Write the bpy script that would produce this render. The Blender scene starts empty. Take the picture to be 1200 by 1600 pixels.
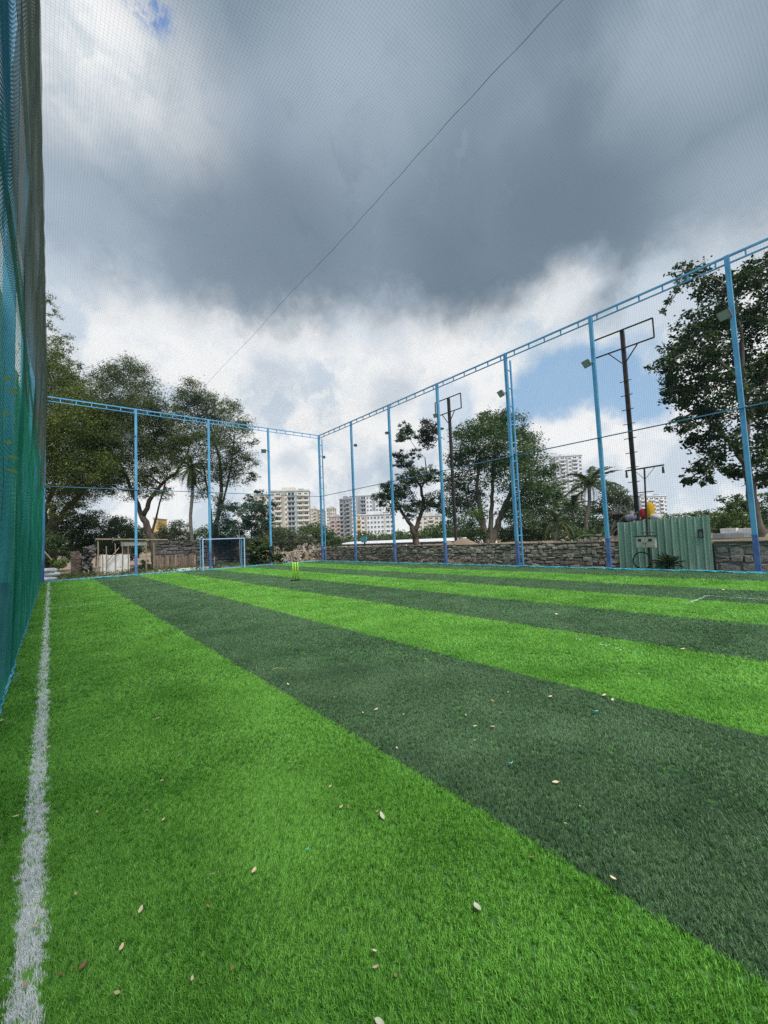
import bpy, math, random
import numpy as np
from mathutils import Vector, Matrix

random.seed(7)
RNG = np.random.default_rng(7)
scene = bpy.context.scene
C = scene.collection
PI = math.pi

# ------------------------------------------------------------------ camera
CR = np.array([0.775982, -0.62933318, -0.04232825])
CU = np.array([-0.00889193, -0.07801519, 0.99691252])
CF = np.array([0.63069237, 0.77320979, 0.06613437])
FPX, EYE = 640.35, np.array([0.0, 0.0, 1.5])
cam_data = bpy.data.cameras.new('camera')
cam = bpy.data.objects.new('camera', cam_data)
C.objects.link(cam)
cam_data.sensor_fit = 'HORIZONTAL'
cam_data.sensor_width = 36.0
cam_data.lens = FPX / 1200 * 36
cam_data.clip_start = 0.05
cam_data.clip_end = 6000
cam.matrix_world = Matrix((
    (CR[0], CU[0], -CF[0], EYE[0]),
    (CR[1], CU[1], -CF[1], EYE[1]),
    (CR[2], CU[2], -CF[2], EYE[2]),
    (0, 0, 0, 1)))
scene.camera = cam


def ray(px, py):
    return (px - 600) / FPX * CR + (800 - py) / FPX * CU + CF


def on_plane(px, py, axis, val):
    d = ray(px, py)
    return EYE + (val - EYE[axis]) / d[axis] * d


def on_ground(px, py, z=0.0):
    return on_plane(px, py, 2, z)


def at_depth(px, py, depth):
    return EYE + ray(px, py) * depth


def unit_dir(px, py):
    d = ray(px, py)
    return d / np.linalg.norm(d)


# ------------------------------------------------------------------ sky, sun, exposure
SUN_EL, SUN_AZ = math.radians(60), math.radians(193)     # azimuth from +Y towards +X
SUN_DIR = Vector((math.sin(SUN_AZ) * math.cos(SUN_EL), math.cos(SUN_AZ) * math.cos(SUN_EL), math.sin(SUN_EL)))
world = bpy.data.worlds.new('World')
scene.world = world
world.use_nodes = True
WT = world.node_tree
WT.nodes.clear()


def wn(kind, **kw):
    n = WT.nodes.new(kind)
    for k, v in kw.items():
        setattr(n, k, v)
    return n


def put(sock, v):
    if isinstance(v, bpy.types.NodeSocket):
        WT.links.new(v, sock)
    else:
        sock.default_value = v


def wm(op, a, b=0.0, c=None, clamp=False):
    n = wn('ShaderNodeMath', operation=op, use_clamp=clamp)
    put(n.inputs[0], a)
    put(n.inputs[1], b)
    if c is not None:
        put(n.inputs[2], c)
    return n.outputs[0]


def wv(op, a, b=None, s=None):
    n = wn('ShaderNodeVectorMath', operation=op)
    put(n.inputs[0], a)
    if b is not None:
        put(n.inputs[1], b)
    if s is not None:
        put(n.inputs['Scale'], s)
    return n.outputs['Value'] if op in ('DISTANCE', 'DOT_PRODUCT', 'LENGTH') else n.outputs[0]


def smooth(v, a, b, lo=0.0, hi=1.0):
    n = wn('ShaderNodeMapRange', interpolation_type='SMOOTHSTEP')
    put(n.inputs[0], v)
    n.inputs[1].default_value = a
    n.inputs[2].default_value = b
    n.inputs[3].default_value = lo
    n.inputs[4].default_value = hi
    return n.outputs[0]


def wnoise(vec, scale, detail=6.0, rough=0.55):
    n = wn('ShaderNodeTexNoise')
    put(n.inputs['Vector'], vec)
    n.inputs['Scale'].default_value = scale
    n.inputs['Detail'].default_value = detail
    n.inputs['Roughness'].default_value = rough
    return n


def wmix(f, a, b):
    n = wn('ShaderNodeMix', data_type='RGBA')
    put(n.inputs[0], f)
    put(n.inputs[6], a if isinstance(a, bpy.types.NodeSocket) else (*a, 1))
    put(n.inputs[7], b if isinstance(b, bpy.types.NodeSocket) else (*b, 1))
    return n.outputs[2]


tc = wn('ShaderNodeTexCoord')
D = wv('NORMALIZE', tc.outputs['Generated'])
warp = D
for sc_, amp in ((2.3, 0.16), (6.5, 0.085), (19.0, 0.055), (46.0, 0.022)):
    nz = wnoise(D, sc_, 5.0)
    off = wv('SCALE', wv('SUBTRACT', nz.outputs['Color'], (0.5, 0.5, 0.5)), s=amp)
    warp = wv('ADD', warp, off)
Dw = warp
soft = wv('ADD', D, wv('SCALE', wv('SUBTRACT', wnoise(D, 2.6, 3.0).outputs['Color'], (0.5, 0.5, 0.5)), s=0.22))


def blob(px, py, rpx, hard=0.5, vec=None):
    c = unit_dir(px, py)
    ang = rpx / FPX * float(np.dot(c, CF))
    d = wv('DISTANCE', Dw if vec is None else vec, tuple(c))
    return smooth(d, ang, ang * hard)


def vmax(*a):
    r = a[0]
    for x in a[1:]:
        r = wm('MAXIMUM', r, x)
    return r


sepw = wn('ShaderNodeSeparateXYZ')
put(sepw.inputs[0], Dw)
seps = wn('ShaderNodeSeparateXYZ')
put(seps.inputs[0], D)
front = wv('DOT_PRODUCT', D, (0.632, 0.775, 0.0))

nish = wn('ShaderNodeTexSky', sky_type='NISHITA')
nish.sun_disc = False
nish.sun_elevation = SUN_EL
nish.sun_rotation = SUN_AZ
nish.altitude = 500
nish.dust_density = 1.5
# blue air: physical sky, given at ten times its final radiance (Background strength is 0.1)
K = 10.0 / 2 ** 0.25     # final radiance divided by the exposure


def lin(r, g, b):
    f = lambda c: (c / 255 / 12.92) if c <= 10 else ((c / 255 + 0.055) / 1.055) ** 2.4
    return (f(r) * K, f(g) * K, f(b) * K)


blue = wmix(0.75, nish.outputs[0], lin(160, 200, 236))
# lower white and grey cumulus
fine = wnoise(Dw, 5.5, 9.0, 0.62).outputs['Fac']
bigc = wnoise(Dw, 2.2, 6.0, 0.55).outputs['Fac']
lowgrey = wmix(smooth(fine, 0.43, 0.58), lin(208, 221, 233), lin(247, 249, 250))
bright = vmax(blob(480, 668, 38), blob(560, 690, 55), blob(872, 668, 50), blob(850, 655, 40), blob(905, 700, 40),
              blob(770, 580, 70), blob(430, 520, 110), blob(590, 545, 90), blob(700, 570, 75), blob(880, 460, 70),
              blob(990, 690, 60), blob(350, 470, 60), blob(760, 640, 40), blob(240, 540, 90))
bright = wm('MULTIPLY', bright, smooth(fine, 0.30, 0.56, 0.35, 1.0))
lowcol = wmix(bright, lowgrey, lin(250, 251, 252))
shade = vmax(blob(620, 740, 45, 0.2), blob(470, 730, 40, 0.2), blob(430, 590, 60, 0.2), blob(610, 610, 55, .2))
lowcol = wmix(wm('MULTIPLY', shade, 0.55), lowcol, lin(176, 193, 211))
holes = vmax(blob(862, 604, 70), blob(905, 585, 62), blob(950, 595, 64), blob(990, 620, 56), blob(820, 630, 44), wm('MULTIPLY', blob(700, 640, 60), 0.45), wm('MULTIPLY', blob(1010, 560, 60), 0.5))
gaps = wm('MULTIPLY', smooth(bigc, 0.60, 0.50, 0, 1), smooth(front, 0.2, -0.3))
lowcol = wmix(wm('MAXIMUM', wm('MULTIPLY', holes, 0.92), wm('MULTIPLY', gaps, 0.9)), lowcol, blue)
# the dark deck overhead: its ragged rim stands at about thirty degrees
rim = wm('ADD', sepw.outputs[2], wm('MULTIPLY', smooth(front, 0.1, -0.75), -0.45))
rim = wm('SUBTRACT', rim, wm('MULTIPLY', blob(890, 450, 95, 0.0, soft), 0.045))
rim = wm('ADD', rim, wm('MULTIPLY', blob(930, 520, 60, 0.3, soft), 0.05))
rim = wm('ADD', rim, wm('MULTIPLY', wm('SUBTRACT', fine, 0.5), 0.16))
deck = smooth(rim, 0.405, 0.545)
dn = wnoise(soft, 1.7, 4.0, 0.5).outputs['Fac']
dn2 = wnoise(Dw, 3.2, 5.0, 0.5).outputs['Fac']
deckcol = wmix(smooth(dn, 0.36, 0.68), lin(128, 146, 162), lin(164, 180, 196))
deckcol = wmix(wm('MULTIPLY', smooth(dn2, 0.5, 0.7), 0.30), deckcol, lin(186, 200, 212))
wisp = wnoise(Dw, 8.0, 8.0, 0.6).outputs['Fac']
deckcol = wmix(smooth(wisp, 0.56, 0.74, 0, 0.30), deckcol, lin(184, 198, 210))
deckcol = wmix(smooth(wisp, 0.46, 0.32, 0, 0.35), deckcol, lin(112, 129, 146))
darker = vmax(blob(430, 380, 230, 0.1, soft), blob(680, 420, 210, 0.1, soft), blob(880, 330, 200, .1, soft))
deckcol = wmix(wm('MULTIPLY', darker, 0.75), deckcol, lin(112, 129, 145))
lighter = vmax(blob(1180, 300, 190, 0.0, soft), blob(560, 40, 240, 0.0, soft), blob(1130, 60, 200, 0.0, soft), blob(110, 330, 130, 0.0, soft))
deckcol = wmix(wm('MULTIPLY', lighter, 0.55), deckcol, lin(180, 195, 208))
opening = vmax(blob(120, 60, 210, 0.15, soft), wm('MULTIPLY', blob(230, 130, 190, 0.1, soft), 0.5))
deckcol = wmix(opening, deckcol, wmix(smooth(fine, 0.35, 0.6), lin(205, 217, 226), lin(250, 251, 251)))
deckcol = wmix(wm('MULTIPLY', blob(232, 2, 52, 0.3, soft), smooth(fine, 0.60, 0.50)), deckcol, lin(104, 144, 204))
skycol = wmix(deck, lowcol, deckcol)
bg = wn('ShaderNodeBackground')
bg.inputs['Strength'].default_value = 0.1
put(bg.inputs['Color'], skycol)
wo = wn('ShaderNodeOutputWorld')
WT.links.new(bg.outputs[0], wo.inputs['Surface'])
world.cycles.sampling_method = 'MANUAL'
world.cycles.sample_map_resolution = 1024

sun_data = bpy.data.lights.new('sun', 'SUN')
sun_data.energy = 4.5
sun_data.angle = math.radians(24)
sun_data.color = (1.0, 0.965, 0.91)
sun = bpy.data.objects.new('sun', sun_data)
C.objects.link(sun)
sun.location = (10, -20, 60)
sun.rotation_euler = SUN_DIR.to_track_quat('Z', 'Y').to_euler()

scene.view_settings.view_transform = 'Standard'
scene.view_settings.look = 'None'
scene.view_settings.gamma = 1.0
scene.view_settings.use_curve_mapping = False
scene.view_settings.exposure = 0.25
scene.render.engine = 'CYCLES'
scene.cycles.max_bounces = 8
scene.cycles.transparent_max_bounces = 16
scene.cycles.use_denoising = False
scene.cycles.sample_clamp_indirect = 4.0


# ------------------------------------------------------------------ materials
def mat(name, base, rough=0.75, var=0.18, scale=4.0, bump=0.0, bscale=30.0, metal=0.0, spec=0.3, transl=0.0,
        island=0.0, second=None, obj_rand=0.0, detail=5.0, stretch=(1, 1, 1), mixlo=0.42, mixhi=0.6, space='Object', weave=0.0, wear=None):
    m = bpy.data.materials.new(name)
    m.use_nodes = True
    t = m.node_tree
    b = t.nodes['Principled BSDF']
    out = t.nodes['Material Output']
    L = t.links.new
    if space == 'World':
        src = t.nodes.new('ShaderNodeNewGeometry').outputs['Position']
    else:
        src = t.nodes.new('ShaderNodeTexCoord').outputs[space]
    mp = t.nodes.new('ShaderNodeMapping')
    mp.inputs['Scale'].default_value = stretch
    L(src, mp.inputs[0])
    nz = t.nodes.new('ShaderNodeTexNoise')
    nz.inputs['Scale'].default_value = scale
    nz.inputs['Detail'].default_value = detail
    L(mp.outputs[0], nz.inputs['Vector'])
    rm = t.nodes.new('ShaderNodeMapRange')
    rm.inputs[1].default_value = mixlo if second else 0.25
    rm.inputs[2].default_value = mixhi if second else 0.75
    L(nz.outputs[0], rm.inputs[0])
    mx = t.nodes.new('ShaderNodeMix')
    mx.data_type = 'RGBA'
    L(rm.outputs[0], mx.inputs[0])
    if second:
        mx.inputs[6].default_value = (*base, 1)
        mx.inputs[7].default_value = (*second, 1)
    else:
        mx.inputs[6].default_value = (*[c * (1 - var) for c in base], 1)
        mx.inputs[7].default_value = (*[min(1, c * (1 + var)) for c in base], 1)
    col = mx.outputs[2]
    if island or obj_rand:
        if island:
            rnd = t.nodes.new('ShaderNodeNewGeometry').outputs['Random Per Island']
            amt = island
        else:
            rnd = t.nodes.new('ShaderNodeObjectInfo').outputs['Random']
            amt = obj_rand
        r2 = t.nodes.new('ShaderNodeMapRange')
        r2.inputs[3].default_value = 1 - amt
        r2.inputs[4].default_value = 1 + amt
        L(rnd, r2.inputs[0])
        vs = t.nodes.new('ShaderNodeVectorMath')
        vs.operation = 'SCALE'
        L(col, vs.inputs[0])
        L(r2.outputs[0], vs.inputs['Scale'])
        col = vs.outputs[0]
    if wear:
        n3 = t.nodes.new('ShaderNodeTexNoise')
        n3.inputs['Scale'].default_value = 7.0
        n3.inputs['Detail'].default_value = 9
        n3.inputs['Roughness'].default_value = 0.7
        L(mp.outputs[0], n3.inputs['Vector'])
        r3 = t.nodes.new('ShaderNodeMapRange')
        r3.inputs[1].default_value = 0.60
        r3.inputs[2].default_value = 0.66
        r3.inputs[4].default_value = 0.8
        L(n3.outputs[0], r3.inputs[0])
        m3 = t.nodes.new('ShaderNodeMix')
        m3.data_type = 'RGBA'
        L(r3.outputs[0], m3.inputs[0])
        L(col, m3.inputs[6])
        m3.inputs[7].default_value = (*wear, 1)
        col = m3.outputs[2]
    L(col, b.inputs['Base Color'])
    b.inputs['Roughness'].default_value = rough
    b.inputs['Metallic'].default_value = metal
    b.inputs['Specular IOR Level'].default_value = spec
    if bump:
        n2 = t.nodes.new('ShaderNodeTexNoise')
        n2.inputs['Scale'].default_value = bscale
        n2.inputs['Detail'].default_value = 6
        L(mp.outputs[0], n2.inputs['Vector'])
        bp = t.nodes.new('ShaderNodeBump')
        bp.inputs['Strength'].default_value = bump
        bp.inputs['Distance'].default_value = 0.02
        L(n2.outputs[0], bp.inputs['Height'])
        L(bp.outputs[0], b.inputs['Normal'])
    if transl:
        tr = t.nodes.new('ShaderNodeBsdfTranslucent')
        L(col, tr.inputs['Color'])
        ms = t.nodes.new('ShaderNodeMixShader')
        ms.inputs[0].default_value = transl
        L(b.outputs[0], ms.inputs[1])
        L(tr.outputs[0], ms.inputs[2])
        L(ms.outputs[0], out.inputs['Surface'])
        if weave:
            tp = t.nodes.new('ShaderNodeBsdfTransparent')
            m2 = t.nodes.new('ShaderNodeMixShader')
            m2.inputs[0].default_value = weave
            L(ms.outputs[0], m2.inputs[1])
            L(tp.outputs[0], m2.inputs[2])
            L(m2.outputs[0], out.inputs['Surface'])
    return m


M = {}
M['sky_blue'] = mat('sky_blue_paint', (0.085, 0.33, 0.60), 0.5, second=(0.12, 0.42, 0.68), scale=1.2, bump=0.1, spec=0.4, wear=(0.16, 0.13, 0.12))
M['navy'] = mat('violet_blue_paint', (0.080, 0.145, 0.38), 0.55, second=(0.125, 0.21, 0.47), scale=3, bump=0.1, wear=(0.20, 0.19, 0.22))
M['rail'] = mat('rail_paint', (0.06, 0.19, 0.32), 0.5, var=0.2, scale=2)
M['goal_white'] = mat('pale_goal_paint', (0.36, 0.47, 0.70), 0.5, var=0.15, scale=5)
M['goal_blue'] = mat('goal_blue_paint', (0.12, 0.42, 0.62), 0.5, var=0.2, scale=5)
M['goal_net'] = mat('goal_net_cord', (0.02, 0.05, 0.12), 0.8, spec=0.0)
M['cord'] = mat('dark_net_cord', (0.07, 0.125, 0.15), 0.8, var=0.25, scale=2, spec=0.0)
M['roofcord'] = mat('roof_net_cord', (0.09, 0.13, 0.17), 0.8, var=0.25, scale=2, spec=0.0)
M['bluecord'] = mat('blue_net_cord', (0.03, 0.22, 0.34), 0.7, second=(0.06, 0.31, 0.42), scale=1.3, spec=0.0)
M['bluecord_deep'] = mat('deep_blue_net_cord', (0.012, 0.12, 0.22), 0.7, var=0.3, scale=1.3)
M['olivecord'] = mat('olive_net_cord', (0.09, 0.125, 0.10), 0.8, second=(0.15, 0.19, 0.16), scale=1.2, spec=0.0)
M['olivecord_deep'] = mat('deep_olive_net_cord', (0.06, 0.09, 0.075), 0.8, var=0.3, scale=1.2)
M['greencord'] = mat('green_net_cord', (0.025, 0.25, 0.17), 0.7, second=(0.06, 0.34, 0.25), scale=1.5, spec=0.0)
M['greencord_deep'] = mat('deep_green_net_cord', (0.012, 0.12, 0.10), 0.7, var=0.3, scale=1.5)
M['hem'] = mat('turquoise_net_hem', (0.02, 0.26, 0.36), 0.6, second=(0.14, 0.56, 0.66), scale=22, bump=0.8, bscale=60, mixlo=0.45, mixhi=0.62)
M['shadecloth'] = mat('green_shade_cloth', (0.015, 0.24, 0.155), 0.8, second=(0.035, 0.33, 0.23), scale=2.5, stretch=(1, 1, 0.2),
                      bump=0.5, bscale=160, transl=0.5, weave=0.14)
M['olivecloth'] = mat('olive_shade_net', (0.075, 0.108, 0.085), 0.85, second=(0.125, 0.165, 0.138), scale=1.5, stretch=(1, 1, 0.4),
                      bump=0.5, bscale=140, transl=0.45, weave=0.32)
M['bluecloth'] = mat('blue_shade_net', (0.02, 0.26, 0.42), 0.8, second=(0.05, 0.36, 0.52), scale=2, bump=0.5, bscale=140, transl=0.45, weave=0.32)
M['black_iron'] = mat('dark_rusty_iron', (0.022, 0.020, 0.022), 0.6, second=(0.05, 0.035, 0.03), scale=6, bump=0.2)
M['grey_iron'] = mat('grey_painted_iron', (0.05, 0.05, 0.055), 0.55, var=0.3, scale=8)
M['lamp_body'] = mat('grey_cast_lamp_body', (0.16, 0.17, 0.18), 0.5, var=0.15, scale=9, metal=0.3)
M['lamp_glass'] = mat('lamp_glass', (0.32, 0.36, 0.40), 0.12, var=0.1, spec=0.6)
M['stone'] = mat('basalt_rubble_stone', (0.30, 0.25, 0.198), 0.9, second=(0.46, 0.395, 0.325), scale=3.5, bump=0.9, bscale=14, obj_rand=0.4)
M['stone_dark'] = mat('dark_basalt_stone', (0.07, 0.067, 0.063), 0.9, second=(0.15, 0.142, 0.132), scale=3, bump=0.9, bscale=12, obj_rand=0.4)
M['stone_pale'] = mat('pale_broken_stone', (0.21, 0.19, 0.165), 0.9, second=(0.32, 0.29, 0.26), scale=4, bump=0.9, bscale=14, obj_rand=0.3)
M['mortar'] = mat('earth_mortar', (0.19, 0.16, 0.13), 0.95, var=0.35, scale=9, bump=0.8, bscale=40)
M['mortar_grey'] = mat('grey_cement_render', (0.20, 0.185, 0.165), 0.95, second=(0.33, 0.305, 0.275), scale=3, bump=0.9, bscale=18)
M['brick'] = mat('grimy_brick', (0.15, 0.11, 0.09), 0.9, var=0.3, scale=8, bump=0.5, obj_rand=0.35)
M['green_sheet'] = mat('green_steel_sheet', (0.215, 0.35, 0.275), 0.6, second=(0.285, 0.415, 0.335), scale=2.2, stretch=(3, 3, 0.5), bump=0.15, wear=(0.20, 0.29, 0.22),
                       bscale=6, spec=0.35, obj_rand=0.07)
M['box_cream'] = mat('cream_meter_box', (0.50, 0.50, 0.44), 0.55, second=(0.40, 0.385, 0.33), scale=7)
M['dark_plate'] = mat('dark_plate', (0.03, 0.04, 0.045), 0.4)
M['grey_plate'] = mat('grey_plate', (0.22, 0.25, 0.25), 0.5)
M['red'] = mat('red_cloth', (0.45, 0.02, 0.03), 0.85, var=0.3, scale=8)
M['yellow'] = mat('yellow_plastic', (0.72, 0.42, 0.02), 0.5, var=0.2, scale=8)
M['white_sack'] = mat('white_woven_sack', (0.68, 0.69, 0.70), 0.85, second=(0.50, 0.51, 0.52), scale=5, bump=0.5, bscale=25)
M['white_paint'] = mat('weathered_white', (0.62, 0.62, 0.61), 0.7, second=(0.74, 0.74, 0.74), scale=3)
M['white_roof'] = mat('white_sheet_roof', (0.58, 0.59, 0.61), 0.5, second=(0.70, 0.71, 0.73), scale=1.5, stretch=(1, 1, 1))
M['grey_slab'] = mat('grey_concrete', (0.30, 0.29, 0.28), 0.9, var=0.25, scale=4, bump=0.4)
M['bamboo'] = mat('dry_bamboo', (0.30, 0.24, 0.165), 0.8, var=0.3, scale=6, stretch=(1, 1, 0.3))
M['plank'] = mat('weathered_plank', (0.15, 0.105, 0.078), 0.85, second=(0.26, 0.20, 0.155), scale=5, stretch=(4, 4, 0.5), obj_rand=0.45, bump=0.4)
M['lilac'] = mat('lilac_tarp', (0.33, 0.32, 0.42), 0.7, var=0.2, scale=5)
M['tealboard'] = mat('teal_board', (0.08, 0.33, 0.43), 0.5, var=0.2, scale=5)
M['stump'] = mat('neon_yellow_green_plastic', (0.53, 0.88, 0.05), 0.35, var=0.05, spec=0.5)
M['rubber'] = mat('black_rubber', (0.015, 0.015, 0.015), 0.7)
M['bark'] = mat('brown_bark', (0.052, 0.040, 0.030), 0.95, second=(0.095, 0.075, 0.058), scale=5, stretch=(1, 1, 0.25), bump=0.9, bscale=18)
M['bark_pale'] = mat('pale_grey_bark', (0.15, 0.125, 0.10), 0.95, second=(0.26, 0.225, 0.185), scale=3, stretch=(1, 1, 0.25), bump=0.9, bscale=12)
M['bark_grey'] = mat('grey_palm_bark', (0.11, 0.10, 0.09), 0.95, second=(0.17, 0.155, 0.14), scale=4, stretch=(0.6, 0.6, 3), bump=0.7, bscale=10)


def leafmat(name, a, b, island=0.35, transl=0.28):
    return mat(name, a, 0.55, second=b, scale=0.8, detail=4, island=island, transl=transl, spec=0.25)


M['leaf_olive'] = leafmat('olive_leaves', (0.085, 0.120, 0.024), (0.14, 0.175, 0.038))
M['leaf_dull'] = leafmat('dull_green_leaves', (0.070, 0.102, 0.036), (0.115, 0.148, 0.052))
M['leaf_dark'] = leafmat('dark_green_leaves', (0.036, 0.064, 0.024), (0.062, 0.098, 0.034))
M['leaf_deep'] = leafmat('deep_green_broad_leaves', (0.028, 0.052, 0.015), (0.052, 0.088, 0.022))
M['leaf_mid'] = leafmat('mid_green_leaves', (0.052, 0.096, 0.030), (0.090, 0.145, 0.042))
M['leaf_blue'] = leafmat('bluish_green_leaves', (0.040, 0.085, 0.055), (0.072, 0.125, 0.085))
M['leaf_fresh'] = leafmat('fresh_green_leaves', (0.07, 0.125, 0.03), (0.115, 0.17, 0.04))
M['leaf_lime'] = leafmat('lime_leaves', (0.30, 0.42, 0.15), (0.40, 0.50, 0.22), transl=0.45)
M['leaf_yellow'] = leafmat('yellow_green_leaves', (0.11, 0.14, 0.03), (0.18, 0.19, 0.045))
M['leaf_brown'] = leafmat('rusty_brown_leaves', (0.060, 0.046, 0.028), (0.045, 0.060, 0.026))
M['leaf_grey'] = leafmat('greyish_green_leaves', (0.075, 0.095, 0.055), (0.11, 0.13, 0.075))
M['frond'] = leafmat('palm_frond', (0.045, 0.075, 0.030), (0.085, 0.115, 0.045), 0.3)
M['frond_dry'] = leafmat('dry_palm_frond', (0.16, 0.13, 0.06), (0.12, 0.12, 0.045), 0.3)
M['dry_pale'] = mat('dry_pale_leaf', (0.55, 0.43, 0.29), 0.8, var=0.25, scale=30, obj_rand=0.25)
M['dry_grey'] = mat('greyish_dry_leaf', (0.42, 0.43, 0.33), 0.8, var=0.2, scale=25)
M['dry_brown'] = mat('brown_dry_leaf', (0.26, 0.16, 0.08), 0.8, var=0.25, scale=25, obj_rand=0.2)
M['teal_scrap'] = mat('turquoise_scrap', (0.08, 0.55, 0.52), 0.6)


# ------------------------------------------------------------------ mesh helpers
class MB:
    def __init__(self):
        self.v, self.f = [], []

    def quad(self, a, b, c, d):
        n = len(self.v)
        self.v += [tuple(a), tuple(b), tuple(c), tuple(d)]
        self.f.append((n, n + 1, n + 2, n + 3))

    def box(self, x0, x1, y0, y1, z0, z1):
        n = len(self.v)
        self.v += [(x0, y0, z0), (x1, y0, z0), (x1, y1, z0), (x0, y1, z0), (x0, y0, z1), (x1, y0, z1), (x1, y1, z1), (x0, y1, z1)]
        for q in ((0, 3, 2, 1), (4, 5, 6, 7), (0, 1, 5, 4), (1, 2, 6, 5), (2, 3, 7, 6), (3, 0, 4, 7)):
            self.f.append(tuple(n + i for i in q))
        return self

    def bar(self, a, b, w, h, up=(0, 0, 1)):
        a, b = Vector(a), Vector(b)
        d = (b - a).normalized()
        up = Vector(up)
        if abs(d.dot(up)) > 0.98:
            up = Vector((0, 1, 0))
        s = d.cross(up).normalized() * w / 2
        u = s.cross(d).normalized() * h / 2
        n = len(self.v)
        for p in (a, b):
            self.v += [tuple(p - s - u), tuple(p + s - u), tuple(p + s + u), tuple(p - s + u)]
        for q in ((0, 1, 2, 3), (7, 6, 5, 4), (0, 4, 5, 1), (1, 5, 6, 2), (2, 6, 7, 3), (3, 7, 4, 0)):
            self.f.append(tuple(n + i for i in q))
        return self

    def tube(self, pts, rad, sides=8, caps=True):
        pts = [Vector(p) for p in pts]
        if not hasattr(rad, '__len__'):
            rad = [rad] * len(pts)
        rings = []
        prev = None
        for i, p in enumerate(pts):
            d = (pts[min(i + 1, len(pts) - 1)] - pts[max(i - 1, 0)])
            if d.length < 1e-6:
                d = Vector((0, 0, 1))
            d.normalize()
            if prev is None:
                ref = Vector((1, 0, 0)) if abs(d.x) < 0.9 else Vector((0, 1, 0))
                s = d.cross(ref).normalized()
            else:
                s = prev - d * prev.dot(d)
                s = s.normalized() if s.length > 1e-5 else d.cross(Vector((1, 0, 0))).normalized()
            prev = s
            t = d.cross(s)
            n = len(self.v)
            for k in range(sides):
                a = 2 * PI * k / sides
                self.v.append(tuple(p + (s * math.cos(a) + t * math.sin(a)) * rad[i]))
            rings.append(n)
        for i in range(len(pts) - 1):
            for k in range(sides):
                k2 = (k + 1) % sides
                self.f.append((rings[i] + k, rings[i] + k2, rings[i + 1] + k2, rings[i + 1] + k))
        if caps:
            self.f.append(tuple(rings[0] + k for k in reversed(range(sides))))
            self.f.append(tuple(rings[-1] + k for k in range(sides)))
        return self

    def mesh(self, name, m=None, off=(0, 0, 0), smooth=False):
        me = bpy.data.meshes.new(name)
        o = Vector(off)
        v = [(p[0] - o.x, p[1] - o.y, p[2] - o.z) for p in self.v] if o.length else self.v
        me.from_pydata(v, [], self.f)
        if m:
            me.materials.append(m)
        if smooth:
            me.polygons.foreach_set('use_smooth', [True] * len(me.polygons))
        return me

    def build(self, name, m, parent=None, smooth=False):
        """world coordinates in, relative to the thing's base when it has a parent"""
        return link(name, self.mesh(name, m, base_of(parent), smooth), parent)


BASE = {}


def base_of(parent):
    return Vector(BASE.get(parent.name, (0, 0, 0))) if parent is not None else Vector((0, 0, 0))


def link(name, data, parent=None):
    o = bpy.data.objects.new(name, data)
    C.objects.link(o)
    if parent is not None:
        o.parent = parent
        BASE[o.name] = BASE.get(parent.name, (0, 0, 0))
    return o


def tag(o, label, cat=None, group=None, kind=None):
    o['label'] = label
    if cat:
        o['category'] = cat
    if group:
        o['group'] = group
    if kind:
        o['kind'] = kind
    return o


def thing(name, label, cat, loc, group=None, local=False, rotz=0.0):
    o = bpy.data.objects.new(name, None)
    C.objects.link(o)
    o.location = loc
    o.rotation_euler = (0, 0, rotz)
    o.empty_display_size = 0.2
    BASE[o.name] = (0, 0, 0) if local else tuple(loc)
    return tag(o, label, cat, group)


def np_mesh(name, verts, faces_quads=None, tris=None, m=None):
    me = bpy.data.meshes.new(name)
    verts = np.asarray(verts, np.float32)
    me.vertices.add(len(verts))
    me.vertices.foreach_set('co', verts.ravel())
    k, fl = (4, faces_quads) if faces_quads is not None else (3, tris)
    fl = np.asarray(fl, np.int32)
    me.loops.add(fl.size)
    me.loops.foreach_set('vertex_index', fl.ravel())
    me.polygons.add(len(fl))
    me.polygons.foreach_set('loop_start', np.arange(len(fl), dtype=np.int32) * k)
    me.polygons.foreach_set('loop_total', np.full(len(fl), k, np.int32))
    me.update(calc_edges=True)
    if m:
        me.materials.append(m)
    return me


# ------------------------------------------------------------------ layout of the pitch
XR, YB, HT, HM = 16.41, 27.89, 9.92, 5.03
POST_Y = [23.4, 19.23, 15.06, 10.68, 6.77, 2.56, -1.62]
POST_X = [-0.30, 3.89, 8.05, 12.2]
EDGES = [-0.33, 1.82, 3.88, 5.98, 8.08, 10.13, 12.08, 14.14, 16.2]

# ------------------------------------------------------------------ terrain
def ground_h(x, y):
    d = math.hypot(x, y)
    h = -0.05
    if y > 28.3 and x < 17.0:
        h = -0.03 + 0.10 * min(1, (y - 28.3) / 2) + 0.05 * math.sin(x * 1.7) * math.sin(y * 1.3)
    if x > 17.345:
        h = 0.98 + 0.05 * math.sin(y * 1.1) + 0.04 * math.sin(x * 2.3 + y * 0.7)
        if x > 21.5:
            t = min(1, (x - 21.5) / 9)
            h = h * (1 - t) - 1.2 * t
        if y > 28.6:
            t = min(1, (y - 28.6) / 8)
            h = h * (1 - t) + 0.1 * t if x <= 30 else h
    if y > 45:
        t = min(1, (y - 45) / 30)
        h = h * (1 - t) - 1.2 * t
    if x < -0.6 and y <= 45:
        h = -0.05 + 0.03 * math.sin(y)
    return h


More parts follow.
